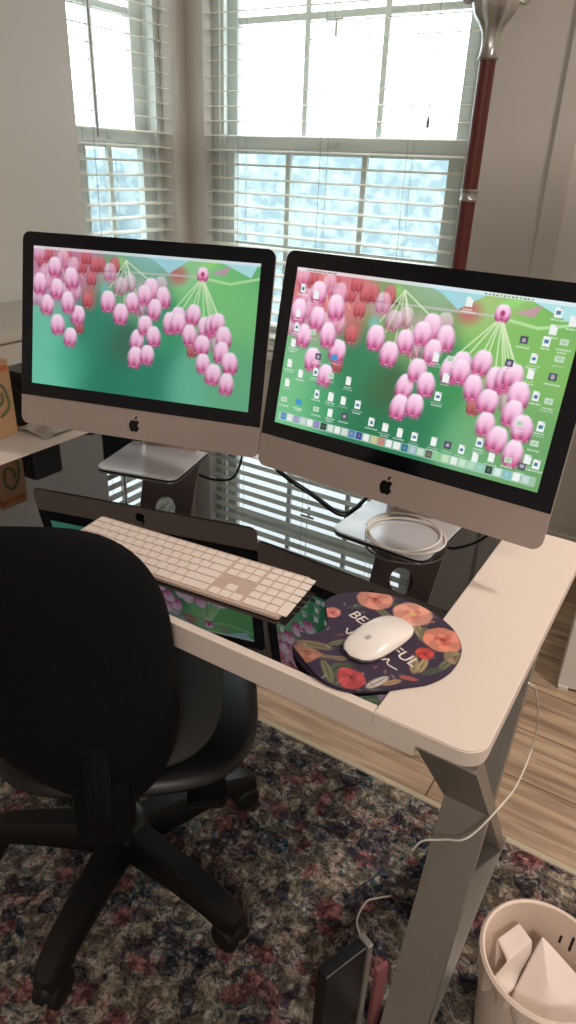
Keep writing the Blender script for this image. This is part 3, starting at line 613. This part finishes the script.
# ------------------------------------------------------------------ mouse pad, mouse
pad_out = [(-0.394, 0.775), (-0.391, 0.8), (-0.375, 0.82), (-0.357, 0.835), (-0.314, 0.851), (-0.263, 0.848), (-0.217, 0.828), (-0.19, 0.798), (-0.179, 0.766), (-0.18, 0.726), (-0.194, 0.692), (-0.214, 0.670), (-0.238, 0.645), (-0.268, 0.622), (-0.3, 0.615), (-0.335, 0.624), (-0.366, 0.642), (-0.381, 0.662), (-0.380, 0.684), (-0.366, 0.702), (-0.363, 0.723), (-0.377, 0.749)]
PC = Vector((-.285, .735, 0))
pp = [(p.x, p.y) for p in smoothpath([(x - PC.x, y - PC.y, 0) for x, y in pad_out], 5, True)]
pad = thing('mouse_pad', 'round floral mouse pad with wrist rest and white lettering', 'mouse pad', (PC.x, PC.y, DZ))
rimc = mat('pad_rim', (58, 44, 66), .8)
MB().prism([(x * 1.0, y * 1.0) for x, y in pp], .0003, .0036, bev=.0008).build('pad_base', rimc, pad)
def padimg():
    W, H = 190, 210; x0_, x1_, y0_, y1_ = -.115, .115, -.125, .125
    yy, xx = np.mgrid[0:H, 0:W]; X = x0_ + (xx + .5) / W * (x1_ - x0_); Y = y1_ - (yy + .5) / H * (y1_ - y0_)
    ins = np.zeros((H, W), bool); n = len(pp); q = [(a * .997, b * .997) for a, b in pp]
    for i in range(n):
        (a, b), (c, d) = q[i], q[(i + 1) % n]; cn = ((b > Y) != (d > Y)); ins ^= cn & (X < (c - a) * (Y - b) / (d - b + 1e-12) + a)
    img = np.ones((H, W, 3)) * np.array((56, 42, 66)) / 255; rs = np.random.RandomState(3)
    def bl(mask, c): nonlocal img; img = img * (1 - mask[..., None]) + np.array(c) / 255 * mask[..., None]
    def ell(cx, cy, a, b, ang, c, al=1, soft=.25):
        px, py = X - cx, Y - cy; u1 = (px * math.cos(ang) + py * math.sin(ang)) / a; v1 = (-px * math.sin(ang) + py * math.cos(ang)) / b; bl(al * np.clip((1 - np.hypot(u1, v1)) / soft, 0, 1), c)
    def leaf(cx, cy, l, ang, c): ell(cx, cy, l, l * .32, ang, c); ell(cx, cy, l * .9, l * .05, ang, tuple(x * .6 for x in c))
    def rose(cx, cy, R_, c1, c2, c3):
        for k in range(7):
            a = k * 2 * PI / 7 + cx * 40; ell(cx + R_ * .55 * math.cos(a), cy + R_ * .55 * math.sin(a), R_ * .55, R_ * .42, a + 1.57, tuple(np.array(c1) * (.88 + .14 * (k % 2))), 1, .2)
            ell(cx + R_ * .5 * math.cos(a + .45), cy + R_ * .5 * math.sin(a + .45), R_ * .4, R_ * .04, a, c2, .6)
        for k in range(6):
            a = k * 2 * PI / 6 + .4; ell(cx + R_ * .26 * math.cos(a), cy + R_ * .26 * math.sin(a), R_ * .3, R_ * .2, a + 1.57, c2 if k % 2 else c1, .9, .3)
        ell(cx, cy, R_ * .2, R_ * .2, 0, c3, 1, .5)
    def L(x, y): return (x - PC.x, y - PC.y)
    G1, G2, G3 = (112, 112, 84), (70, 82, 66), (158, 142, 108)
    for (x, y, l, a, c) in [(-.30, .83, .02, .2, G2), (-.31, .80, .022, -.4, G1), (-.25, .79, .024, -.9, G3), (-.24, .785, .02, -1.3, G1), (-.35, .79, .016, .8, G2), (-.19, .74, .02, 1.4, G1), (-.2, .715, .018, 1.0, G2), (-.225, .715, .022, -1.2, G3), (-.215, .72, .02, -1.5, (170, 150, 110)),
                            (-.33, .70, .018, .9, G1), (-.355, .675, .03, .3, (120, 108, 84)), (-.345, .655, .03, -.3, (104, 100, 78)), (-.32, .66, .026, .8, (132, 112, 88)), (-.30, .645, .028, 1.3, G2), (-.25, .655, .022, 1.2, (196, 190, 180)), (-.235, .665, .016, .9, (170, 140, 110)), (-.37, .66, .016, 1.3, (150, 110, 90)), (-.24, .64, .018, .5, G1), (-.29, .625, .022, .1, G2), (-.31, .63, .02, 2.5, G1), (-.22, .685, .014, 0.3, (180, 90, 80))]:
        leaf(*L(x, y), l, a, c)
    rose(*L(-.335, .825), .030, (222, 150, 132), (196, 110, 96), (150, 70, 60)); rose(*L(-.272, .822), .032, (232, 164, 146), (206, 122, 104), (222, 190, 120)); rose(*L(-.212, .788), .031, (226, 142, 118), (196, 96, 82), (160, 70, 60))
    rose(*L(-.372, .757), .014, (222, 140, 130), (180, 90, 90), (120, 50, 60)); rose(*L(-.222, .745), .014, (206, 74, 66), (170, 46, 44), (120, 30, 30)); rose(*L(-.280, .640), .02, (186, 70, 74), (150, 44, 54), (100, 30, 40)); rose(*L(-.35, .645), .022, (176, 120, 100), (140, 90, 76), (110, 70, 60)); rose(*L(-.185, .76), .016, (150, 132, 104), (120, 108, 80), (90, 80, 60))
    for k in range(70):
        x = -.115 + .23 * rs.rand(); y = -.125 + .25 * rs.rand()
        if x * x + (y - 0) ** 2 < .05 ** 2: continue
        ell(x, y, .003 + .004 * rs.rand(), .0016, rs.rand() * 3, [(200, 120, 110), (120, 110, 80), (190, 176, 160)][k % 3], .55)
    def padz(x, y):   # soft wrist-rest swelling along the near left edge
        return .0037 + .012 * math.exp(-(((x + .045) / .05) ** 2 + ((y + .094) / .02) ** 2) ** 1.3)
    return img, ins, (x0_, x1_, y0_, y1_), padz
pi_, pins, (a0, a1, b0, b1), padz = padimg()
me = grid_mesh('printed_cover', pi_, lambda a, b: Vector((a0 + a * (a1 - a0), b1 - b * (b1 - b0), padz(a0 + a * (a1 - a0), b1 - b * (b1 - b0)))), M['padprint'], pins)
me.shade_smooth(); o = bpy.data.objects.new('printed_cover', me); COL.objects.link(o); o.parent = pad
def text(s, x, y, z, size, ang, mt, parent, name, shear=0, thick=.0003, rx=0, rot=None):
    c = bpy.data.curves.new(name, 'FONT'); c.body = s; c.size = size; c.extrude = thick; c.shear = shear; c.align_x = 'CENTER'; c.align_y = 'CENTER'
    t = bpy.data.objects.new(name + '_t', c); COL.objects.link(t); bpy.context.view_layer.update()
    me = bpy.data.meshes.new_from_object(t.evaluated_get(bpy.context.evaluated_depsgraph_get())); bpy.data.objects.remove(t); me.materials.clear(); me.materials.append(mt)
    o = bpy.data.objects.new(name, me); COL.objects.link(o); o.parent = parent; o.location = (x, y, z); o.rotation_euler = rot or (rx, 0, ang); return o
ang = math.radians(-20)
text('BEAU', -.045 + .012, .012 + .014, .0042, .026, ang, M['padink'], pad, 'lettering')
text('TIFUL', .033, -.009, .0042, .026, ang, M['padink'], pad, 'lettering')
sc = MB(); cur = smoothpath([(-.05, .0, 0), (-.045, -.012, 0), (-.037, -.002, 0), (-.03, -.014, 0), (-.02, -.006, 0), (-.008, -.02, 0), (.004, -.022, 0), (.008, -.03, 0), (.0, -.034, 0), (.008, -.04, 0), (.016, -.028, 0), (.02, -.036, 0), (.028, -.03, 0), (.03, -.04, 0), (.046, -.044, 0)], 6)
sc.tube([(p.x, p.y, .0042) for p in cur], .0011, 6); sc.build('script_lettering', M['padink'], pad)

ms = thing('computer_mouse', 'white wireless mouse resting on the floral mouse pad', 'mouse', (-.285, .733, DZ + .0046), math.radians(-14)); ms.scale = (1.06, 1.06, 1.06)
def mouse_top():
    m = MB(); nx, ny = 14, 24; vs = []; fs = []
    for j in range(ny + 1):
        b = -1 + 2 * j / ny
        for i in range(nx + 1):
            a = -1 + 2 * i / nx; th = a * PI / 2
            w = .0288 * (1 - abs(b) ** 3.2) ** .42 if abs(b) < 1 else 0; y = b * .0567
            x = w * math.sin(th) ; h = .0055 + (.0145 * (1 - b * b * .92)) * (math.cos(th) ** .7 if abs(a) < 1 else 0) 
            if abs(b) == 1: h = .0055
            vs.append((x, y, h))
    for j in range(ny):
        for i in range(nx): fs.append((j * (nx + 1) + i, j * (nx + 1) + i + 1, (j + 1) * (nx + 1) + i + 1, (j + 1) * (nx + 1) + i))
    m.mesh(vs, fs); bmesh.ops.remove_doubles(m.b, verts=m.b.verts, dist=1e-5); return m
mouse_top().build('top_shell', M['mouse'], ms)
out = [( .0285 * (1 - abs(b) ** 3.2) ** .42, b * .0565) for b in [-1 + 2 * j / 24 for j in range(25)]]; out = out + [(-x, y) for x, y in out[::-1][1:-1]]
MB().prism(out, .0005, .0058, bev=.0015).build('base', M['mousebase'], ms)
ap2 = MB(); ap2.prism([(x * .009, y * .009 - .022) for x, y in apple_pts()], .0182, .0186); ap2.prism([(x * .009, y * .009 - .022) for x, y in [(.02, .42), (.02, .56), (.1, .68), (.22, .72), (.22, .6), (.14, .48)]], .0182, .0186)
ap2.build('apple_logo', mat('logo_grey', (190, 182, 178), .5), ms)

# ------------------------------------------------------------------ office chair
ch = thing('office_chair', 'black swivel office chair with rounded back pushed under the desk', 'chair', (-.765, .672, .0085), math.radians(37))
def shell(outline, n=64, rings=10, thick=.03, curve=lambda x, z: 0):
    """closed cushion: outline(theta)->(x,z)"""
    m = MB(); vs = []; fs = []
    for side in (1, -1):
        for k in range(rings + 1):
            rr = math.sin(k / rings * PI / 2)
            for i in range(n):
                x, z, cz = outline(2 * PI * i / n); x, z = x * rr, cz + (z - cz) * rr
                vs.append((x, curve(x, z) + side * thick * max(0, 1 - rr ** 4) ** .5, z))
    b = (rings + 1) * n
    for s_ in (0, 1):
        for k in range(rings):
            for i in range(n):
                q = (s_ * b + k * n + i, s_ * b + k * n + (i + 1) % n, s_ * b + (k + 1) * n + (i + 1) % n, s_ * b + (k + 1) * n + i); fs.append(q if s_ else q[::-1])
    m.mesh(vs, fs); bmesh.ops.remove_doubles(m.b, verts=m.b.verts, dist=1e-5); return m
def back_out(t):
    c, s_ = math.cos(t), math.sin(t); e = .72
    z = (.242 if s_ > 0 else .255) * math.copysign(abs(s_) ** e, s_); w = .168 * (1 if s_ > 0 else 1 - .5 * abs(s_) ** 1.4)
    return (-.03 + .07 * max(0, -s_) + w * math.copysign(abs(c) ** e, c), .685 + z, .685)
bcurve = lambda x, z: -.235 + .9 * x * x + .05 * ((z - .6) / .3) ** 2 * (0 if z > .6 else 1)
bk = shell(back_out, thick=.022, curve=bcurve).build('backrest', M['blackfabric'], ch)
# frame ribs behind the back and the spine
sp = MB(); sp.tube(smoothpath([(.02, -.25, .58), (.02, -.256, .52), (.02, -.256, .47), (.015, -.23, .40), (0, -.15, .372), (0, -.02, .37)], 6), .020, 10); sp.box(-.022, .062, -.25, -.232, .37, .5, bev=.008); sp.build('back_spine', M['blackfabric'], ch)
def seat_out(t):
    c, s_ = math.cos(t), math.sin(t); e = .62; return (.195 * math.copysign(abs(c) ** e, c), .225 * math.copysign(abs(s_) ** e, s_), 0)
st_ = shell(seat_out, thick=.036, curve=lambda x, z: 0)
bmesh.ops.transform(st_.b, matrix=Matrix.Translation((.01, .03, .468)) @ Matrix.Rotation(PI / 2, 4, 'X'), verts=st_.b.verts); st_.build('seat', M['greyfabric'], ch)
sb = shell(lambda t: tuple(v * k for v, k in zip(seat_out(t), (1.2, 1.04, 1))), thick=.034); bmesh.ops.transform(sb.b, matrix=Matrix.Translation((.035, .03, .425)) @ Matrix.Rotation(PI / 2, 4, 'X'), verts=sb.b.verts); sb.build('seat_pan', M['blackplastic'], ch)
me_ = MB(); me_.box(-.07, .07, -.10, .09, .35, .395, bev=.01); me_.build('tilt_mechanism', M['blackplastic'], ch)
lv = MB(); lv.tube([(.05, -.03, .37), (.16, -.11, .34)], .008, 8); lv.prism(rrect(.14, .21, -.15, -.09, .012), .318, .336, bev=.004); lv.build('height_lever', M['blackplastic'], ch)
for sx in (1, -1):
    pass
cl = MB(); cl.lathe([(0, .1), (.028, .1), (.028, .24), (.019, .245), (.019, .36), (0, .36)], 24); cl.build('gas_cylinder', M['blackplastic'], ch)
hb = MB(); hb.lathe([(0, .065), (.045, .065), (.055, .08), (.055, .115), (.042, .135), (.03, .14), (0, .14)], 32); hb.build('hub', M['blackplastic'], ch)
for k, a in enumerate([65, -4, -73, -149, 137]):
    A = math.radians(a - 37); Rm = Matrix.Rotation(A, 4, 'Z')
    prof = [(.03, .060, .128, .034), (.09, .066, .128, .032), (.16, .072, .124, .030), (.23, .072, .116, .028), (.28, .062, .102, .026), (.305, .056, .084, .018)]
    vs = []; fs = []
    for (x, zb, zt, w) in prof: vs += [(x, -w, zb), (x, w, zb), (x, w * 1.05, (zb + zt) / 2), (x, w * .6, zt), (x, -w * .6, zt), (x, -w * 1.05, (zb + zt) / 2)]
    for i in range(len(prof) - 1):
        for q in range(6): fs.append((i * 6 + q, i * 6 + (q + 1) % 6, (i + 1) * 6 + (q + 1) % 6, (i + 1) * 6 + q))
    fs += [tuple(range(6)), tuple(range(30, 36))]; m = MB(); m.mesh(vs, fs, Rm)
    lg = m.build('leg', M['blackplastic'], ch)
    cs = MB(); cx = .283
    cs.tube([(cx, 0, .03), (cx, 0, .07)], .008, 8, M=Rm)
    t = bmesh.new(); bmesh.ops.create_uvsphere(t, u_segments=20, v_segments=12, radius=1)
    for v in t.verts: v.co = Vector((v.co.x * .033, v.co.y * .021, max(v.co.z, -.15) * .028))
    cs.add(t, Rm @ Matrix.Translation((cx, 0, .042)))
    for sd in (-1, 1):
        cs.lathe([(0, .0), (.024, .0), (.029, .004), (.029, .018), (.024, .021), (0, .021)], 24, Rm @ Matrix.Translation((cx, sd * .004 + (-.021 if sd < 0 else 0), .029)) @ Matrix.Rotation(-PI / 2, 4, 'X'))
    cs.build('caster', M['wheel'], lg)

# ------------------------------------------------------------------ torchiere lamp
lp = thing('floor_lamp', 'tall floor lamp with red-brown pole and silver cup in front of the window', 'lamp', (-.706, 2.1, 0))
m = MB(); m.lathe([(0, 0), (.14, 0), (.145, .008), (.13, .02), (.05, .035), (.028, .06), (.02, .09), (0, .09)], 40); m.build('base', M['silver'], lp)
m = MB(); m.tube([(0, 0, .08), (0, 0, 1.275)], .0215, 20); m.build('pole', M['mahogany'], lp)
m = MB(); m.tube([(0, 0, 1.29), (0, 0, 1.61)], .0215, 20); m.build('pole', M['mahogany'], lp)
m = MB(); m.lathe([(0, 1.262), (.0235, 1.262), (.026, 1.266), (.0235, 1.27), (.0235, 1.286), (.026, 1.29), (.0235, 1.294), (0, 1.294)], 24); m.build('collar', M['silver'], lp)
m = MB(); n = 40; prof = [(.024, 1.60), (.028, 1.605), (.024, 1.612), (.022, 1.635), (.024, 1.66), (.034, 1.68), (.050, 1.70), (.057, 1.725), (.060, 1.75), (.066, 1.78), (.08, 1.80), (.075, 1.80), (.05, 1.77), (.0, 1.75)]
vs = []; fs = []
for k in range(n):
    a = 2 * PI * k / n
    for i, (rr, z) in enumerate(prof):
        fl = 1 + (.08 * math.cos(8 * a) if 3 < i < 11 else 0); vs.append((rr * fl * math.cos(a), rr * fl * math.sin(a), z))
for k in range(n):
    for i in range(len(prof) - 1): k2 = (k + 1) % n; fs.append((k * len(prof) + i, k2 * len(prof) + i, k2 * len(prof) + i + 1, k * len(prof) + i + 1))
m.mesh(vs, fs); cup = m.build('cup', M['silver'], lp)
for k in range(4):
    a = k * PI / 2 + .45; Rz = Matrix.Rotation(a, 4, 'Z'); m = MB(); m.tube(smoothpath([(.05, 0, 1.735), (.07, 0, 1.725), (.082, 0, 1.735), (.08, 0, 1.75), (.07, 0, 1.75)], 5), .005, 8, M=Rz); m.build('scroll', M['silver'], cup)
m = MB(); m.lathe([(.06, 1.79), (.12, 1.83), (.17, 1.9), (.175, 1.905), (.165, 1.905), (.115, 1.84), (.0, 1.80)], 40); m.build('lamp_shade', M['lampglass'], lp)

# ------------------------------------------------------------------ cables
def cable(label, pts, rad, mt, name='cable', k=8, grp=None):
    return tag(MB().tube(smoothpath(pts, k), rad, 8).build(name, mt), label, 'cable', grp)
coil = []
for i in range(0, 61):
    a = i / 60 * 2 * PI * 2.15 + 2.4; rr = .068 + .007 * math.sin(a * .5 + 1) ; coil.append((-.378 + .012 * math.sin(i * .105) + rr * math.cos(a), 1.037 + rr * 1.0 * math.sin(a), DZ + .0085 + .0012 * (i / 20)))
coil = [(-.452, 1.135, DZ + .009), (-.44, 1.12, DZ + .0085)] + coil
tag(MB().tube(coil, .0019, 8).build('charging_cable', M['whitecable']), 'white cable coiled in loops on the foot of the right computer', 'cable')
cable('thin white cable hanging from the right desk edge and looping over the leg', [(-.09, .79, .735), (-.088, .80, .725), (-.088, .872, .664), (-.087, 1.01, .50), (-.087, 1.045, .40), (-.087, .965, .393), (-.088, .83, .47), (-.118, .772, .432), (-.15, .757, .42), (-.178, .74, .415), (-.19, .735, .39)], .0016, M['whitecable'])
cable('short white cable arching over the rug beside the black box', [(-.262, .905, .0105), (-.28, .88, .02), (-.292, .85, .035), (-.288, .80, .045), (-.262, .77, .05), (-.235, .755, .045)], .0017, M['whitecable'])
cable('black power cable trailing across the glass from between the two computers', [(-.78, 1.20, DZ + .004), (-.70, 1.144, DZ + .003), (-.60, 1.095, DZ + .003), (-.52, 1.055, DZ + .003), (-.505, 1.09, DZ + .003), (-.515, 1.2, DZ + .003)], .0024, M['blackcable'])
cable('black power cord looping down behind the right computer', [(-.375, 1.225, .84), (-.34, 1.235, .85), (-.28, 1.245, .80), (-.27, 1.25, .70), (-.3, 1.26, .4), (-.35, 1.3, .01)], .003, M['blackcable'])
cable('black power cord looping down behind the left computer', [(-.99, 1.2, .84), (-.94, 1.215, .85), (-.88, 1.22, .82), (-.87, 1.235, .7), (-.9, 1.25, .4), (-.95, 1.3, .01)], .003, M['blackcable'])

# ------------------------------------------------------------------ things on the left of the desk
ct_ = thing('carton', 'tan cardboard carton with green print at the left end of the desk', 'box', (-1.335, .905, DZ))
MB().box(-.135, 0, .0, .07, .0005, .172, bev=.002).build('carton_body', M['kraft'], ct_, smooth=False)
MB().box(-.1345, -.0005, .001, .069, .1725, .176, bev=.001).build('lid', M['kraft'], ct_, smooth=False)
pr = MB(); pr.tube(smoothpath([(.0012, .03, .05), (.0012, .055, .07), (.0012, .05, .11), (.0012, .03, .13), (.0012, .014, .11), (.0012, .02, .075), (.0012, .04, .085), (.0012, .04, .105)], 5), .0032, 6); pr.build('green_print', M['green'], ct_)
pr = MB(); pr.box(-.13, .0012, -.0012, .001, .152, .165); pr.box(-.001, .0012, -.0012, .065, .152, .165); pr.build('orange_print', M['orange'], ct_, smooth=False)
spk = thing('speaker', 'small black speaker standing behind the left computer', 'speaker', (-1.375, 1.045, DZ))
MB().prism(rrect(-.042, .042, -.04, .05, .012), .001, .135, bev=.003).build('speaker_body', M['blackplastic'], spk)
m = MB(); m.lathe([(0, .0), (.03, 0), (.03, .002), (.02, -.001), (0, -.002)], 24, Matrix.Translation((0, -.0405, .08)) @ Matrix.Rotation(PI / 2, 4, 'X')); m.build('speaker_cone', M['wheel'], spk)
m = MB(); cloth = []
nx = 16; vs = []; fs = []
for j in range(nx + 1):
    for i in range(nx + 1):
        a, b = -1 + 2 * i / nx, -1 + 2 * j / nx; q = max(0, 1 - (a * a + b * b) * .62); vs.append((a * .055, b * .05, .001 + .02 * q * (1 + .4 * math.sin(a * 5) * math.cos(b * 4))))
for j in range(nx):
    for i in range(nx): fs.append((j * (nx + 1) + i, j * (nx + 1) + i + 1, (j + 1) * (nx + 1) + i + 1, (j + 1) * (nx + 1) + i))
b_ = len(vs); vs += [(v[0], v[1], .0) for v in vs]; fs += [tuple(b_ + i for i in q[::-1]) for q in fs]
m.mesh(vs, fs); o = m.build('folded_cloth', M['greycloth']); o.location = (-1.305, 1.035, DZ + .0005); tag(o, 'pale grey cloth bundle on the white desk end below the left computer', 'cloth')
m = MB(); m.prism([(p.x, p.y) for p in smoothpath([(-.03, 0, 0), (-.01, .018, 0), (.03, .016, 0), (.035, 0, 0), (.02, -.014, 0), (-.015, -.014, 0)], 5, True)], .0005, .016, bev=.004); o = m.build('spectacle_case', M['denim']); o.location = (-1.255, 1.10, DZ); tag(o, 'small dark oval case on the white desk end beside the grey cloth', 'case')
bg = thing('pencil_pouch', 'dark blue-grey cloth pouch standing behind the left computer', 'pouch', (-1.16, 1.135, DZ), .3)
MB().prism(rrect(-.05, .05, -.022, .022, .018), .0005, .115, bev=.008).build('pouch_body', M['denim'], bg)
MB().prism(rrect(-.045, .045, -.004, .004, .002), .112, .118, bev=.001).build('zip', M['greycloth'], bg)

# white cabinet against the left wall
cb = thing('storage_cabinet', 'low grey-white cabinet against the left wall beyond the desk', 'cabinet', (-1.89, 1.15, 0))
MB().box(-.18, .19, -.42, .44, .08, .86, bev=.003).build('cabinet_body', M['cabinet'], cb, smooth=False)
MB().box(-.185, .205, -.43, .45, .861, .885, bev=.003).build('top', M['cabinet'], cb, smooth=False)
MB().box(-.16, .17, -.40, .42, 0, .08).build('plinth', M['blackplastic'], cb, smooth=False)
for (a, b) in ((-.415, .0), (.005, .435)):
    d_ = MB().box(.1905, .205, a, b, .69, .855, bev=.002).build('drawer', M['cabinet'], cb, smooth=False); MB().tube([(.2045, (a + b) / 2 - .05, .775), (.222, (a + b) / 2 - .045, .775), (.222, (a + b) / 2 + .045, .775), (.2045, (a + b) / 2 + .05, .775)], .004, 8).build('handle', M['silver'], d_)
    MB().box(.1905, .2, a, b, .09, .68, bev=.002).build('door', M['blackplastic'], cb, smooth=False, label='black cabinet door')

# ------------------------------------------------------------------ waste bin, paper, black box
bn = thing('waste_bin', 'white plastic waste bin holding crumpled paper on the rug', 'bin', (.030, .79, .0085))
Hh, Rt, Rb = .228, .0945, .074
m = MB(); vs = []; fs = []; n = 96; zs = [0, .004, .06, .12, .18, .2, .215, Hh]
for k in range(n):
    a = 2 * PI * k / n
    for z in zs:
        rr = Rb + (Rt - Rb) * z / Hh; rr += .0012 * math.cos(32 * a) * (.25 if .004 < z < .22 else 0); vs.append((rr * math.cos(a), rr * math.sin(a), z))
    for z in zs[::-1]:
        rr = Rb + (Rt - Rb) * z / Hh - .0025; vs.append((rr * math.cos(a), rr * math.sin(a), max(z, .003)))
Lz = len(zs) * 2
for k in range(n):
    for i in range(Lz - 1): k2 = (k + 1) % n; fs.append((k * Lz + i, k2 * Lz + i, k2 * Lz + i + 1, k * Lz + i + 1))
fs += [tuple(k * Lz for k in range(n))[::-1], tuple(k * Lz + Lz - 1 for k in range(n))]
m.mesh(vs, fs); m.build('bin_body', M['binwhite'], bn)
m = MB(); m.tube([(Rt * math.cos(2 * PI * k / 64), Rt * math.sin(2 * PI * k / 64), Hh) for k in range(64)], .0035, 8, True); m.build('rim', M['binwhite'], bn)
m = MB(); vs = []; fs = []; n = 72   # crinkled liner edge folded over the rim
for k in range(n + 1):
    a = 2 * PI * k / n; dz = .03 + .014 * math.sin(k * 1.7) + .01 * math.sin(k * .61)
    for (rr, z) in ((Rt - .004, Hh - .02), (Rt + .0008, Hh + .0045), (Rt + .005, Hh), (Rt + .004 + .003 * math.sin(k * 2.3), Hh - dz * .5), (Rt + .002 + .003 * math.sin(k * 1.3), Hh - dz)): vs.append((rr * math.cos(a), rr * math.sin(a), z))
for k in range(n):
    for i in range(4): fs.append((k * 5 + i, (k + 1) * 5 + i, (k + 1) * 5 + i + 1, k * 5 + i + 1))
m.mesh(vs, fs); m.build('bin_liner', M['binwhite'], bn)
m = MB()
for (a, z0_, z1_) in ((1.17, .168, .2), (1.38, .168, .184)):
    rr = Rb + (Rt - Rb) * .18 / Hh - .0034
    m.tube([(rr * math.cos(a), rr * math.sin(a), z0_), ((rr + .0014) * math.cos(a), (rr + .0014) * math.sin(a), z1_)], .0022, 6)
m.build('black_mark', M['ink'], bn)
def crumple(label, cx, cy, cz, R_, seed, sx=1, sy=1, sz=1, rot=0):
    t = bmesh.new(); bmesh.ops.create_icosphere(t, subdivisions=4, radius=1); rs = np.random.RandomState(seed); pl = [(Vector(rs.normal(size=3)).normalized(), .62 + .25 * rs.rand()) for _ in range(16)]
    for v in t.verts:
        p = v.co.normalized(); s_ = 1.0
        for (nn, d) in pl:
            k = p.dot(nn)
            if k > 1e-3: s_ = min(s_, d / k)
        s_ *= 1 + .06 * math.sin(p.x * 9 + seed) * math.sin(p.y * 11) + .03 * math.sin(p.z * 17 + p.x * 13); v.co = Vector((p.x * s_ * sx, p.y * s_ * sy, p.z * s_ * sz)) * R_
    m = MB(); m.add(t, Matrix.Rotation(rot, 4, 'Z')); o = m.build('crumpled_paper', M['paper'], smooth=False); o.location = (cx, cy, cz); return tag(o, label, 'paper', 'paper thrown in the bin')
crumple('bottom wad of crumpled white paper inside the waste bin', .03, .79, .09, .07, 1, 1, 1, .9)
# folded sheets standing in the bin
def sheet(label, verts, faces, th=.0006):
    m = MB(); m.mesh(verts, faces); o = m.build('paper_sheet', M['paper']); o.data.shade_smooth(); sd_ = o.modifiers.new('s', 'SUBSURF'); sd_.levels = sd_.render_levels = 3; at = o.data.attributes.new('crease_edge', 'FLOAT', 'EDGE'); at.data.foreach_set('value', [.72 if len(o.data.edges) else 0] * len(o.data.edges)); md = o.modifiers.new('t', 'SOLIDIFY'); md.thickness = th; return tag(o, label, 'paper', 'paper thrown in the bin')
BX, BY = .030, .79
sheet('wide white sheet folded to a peak on the right of the waste bin', [(BX + x, BY + y, z) for x, y, z in [(-.03, -.035, .14), (-.012, .045, .226), (-.004, -.074, .125), (.044, -.062, .15), (.078, -.016, .18), (.064, .036, .185), (.02, -.014, .19), (.03, .064, .15)]], [(0, 1, 6), (0, 6, 2), (2, 6, 3), (3, 6, 4), (6, 5, 4), (1, 5, 6), (1, 7, 5)])
sheet('curled white sheet against the left side of the waste bin', [(BX + x, BY + y, z) for x, y, z in [(-.064, .0, .15), (-.074, .012, .205), (-.05, .052, .218), (-.036, .045, .15), (-.048, -.012, .2), (-.022, .03, .222), (-.012, .02, .15), (-.062, -.03, .165), (-.038, -.045, .16)]], [(0, 1, 2, 3), (1, 4, 5, 2), (4, 7, 8, 6), (3, 2, 5, 6), (4, 6, 5)])

bb = thing('slim_black_box', 'slim black box with grey edge standing on the rug beside the desk leg', 'box', (-.236, .575, .0085), math.radians(68))
MB().box(-.01, .072, .0, .022, .0005, .243, bev=.002).build('case', M['blackplastic'], bb, smooth=False)
MB().box(.0725, .083, -.003, .022, .0005, .246, bev=.001).build('edge_band', M['steel'], bb, smooth=False)
bk2 = MB(); bk2.box(-.012, .012, -.004, .004, 0, .17, bev=.001); o = bk2.build('notebook', M['pink']); o.location = (-.190, .672, .0085); o.rotation_euler = (0, 0, math.radians(68)); tag(o, 'small pink notebook standing between the slim black box and the leg', 'notebook')

# ceiling light by the windows, and an added fixture carrying the fill light
for (x, y, lb) in ((CL[0], CL[1], 'round ceiling light nearer the windows'), (.9, -1.3, 'added unseen fixture for the fill light, far from the windows')):
    c = thing('ceiling_light', lb, 'lamp', (x, y, CEIL), 0, 'ceiling lights')
    MB().lathe([(0, -.001), (.19, -.001), (.2, -.02), (.19, -.04), (0, -.04)], 40).build('light_housing', M['trim'], c)
    em = mat('lit_diffuser', (255, 235, 205), .5); em.node_tree.nodes['Principled BSDF'].inputs['Emission Color'].default_value = (1, .8, .6, 1); em.node_tree.nodes['Principled BSDF'].inputs['Emission Strength'].default_value = 3
    MB().lathe([(0, -.041), (.17, -.041), (.16, -.075), (.1, -.09), (0, -.095)], 40).build('diffuser', em, c)
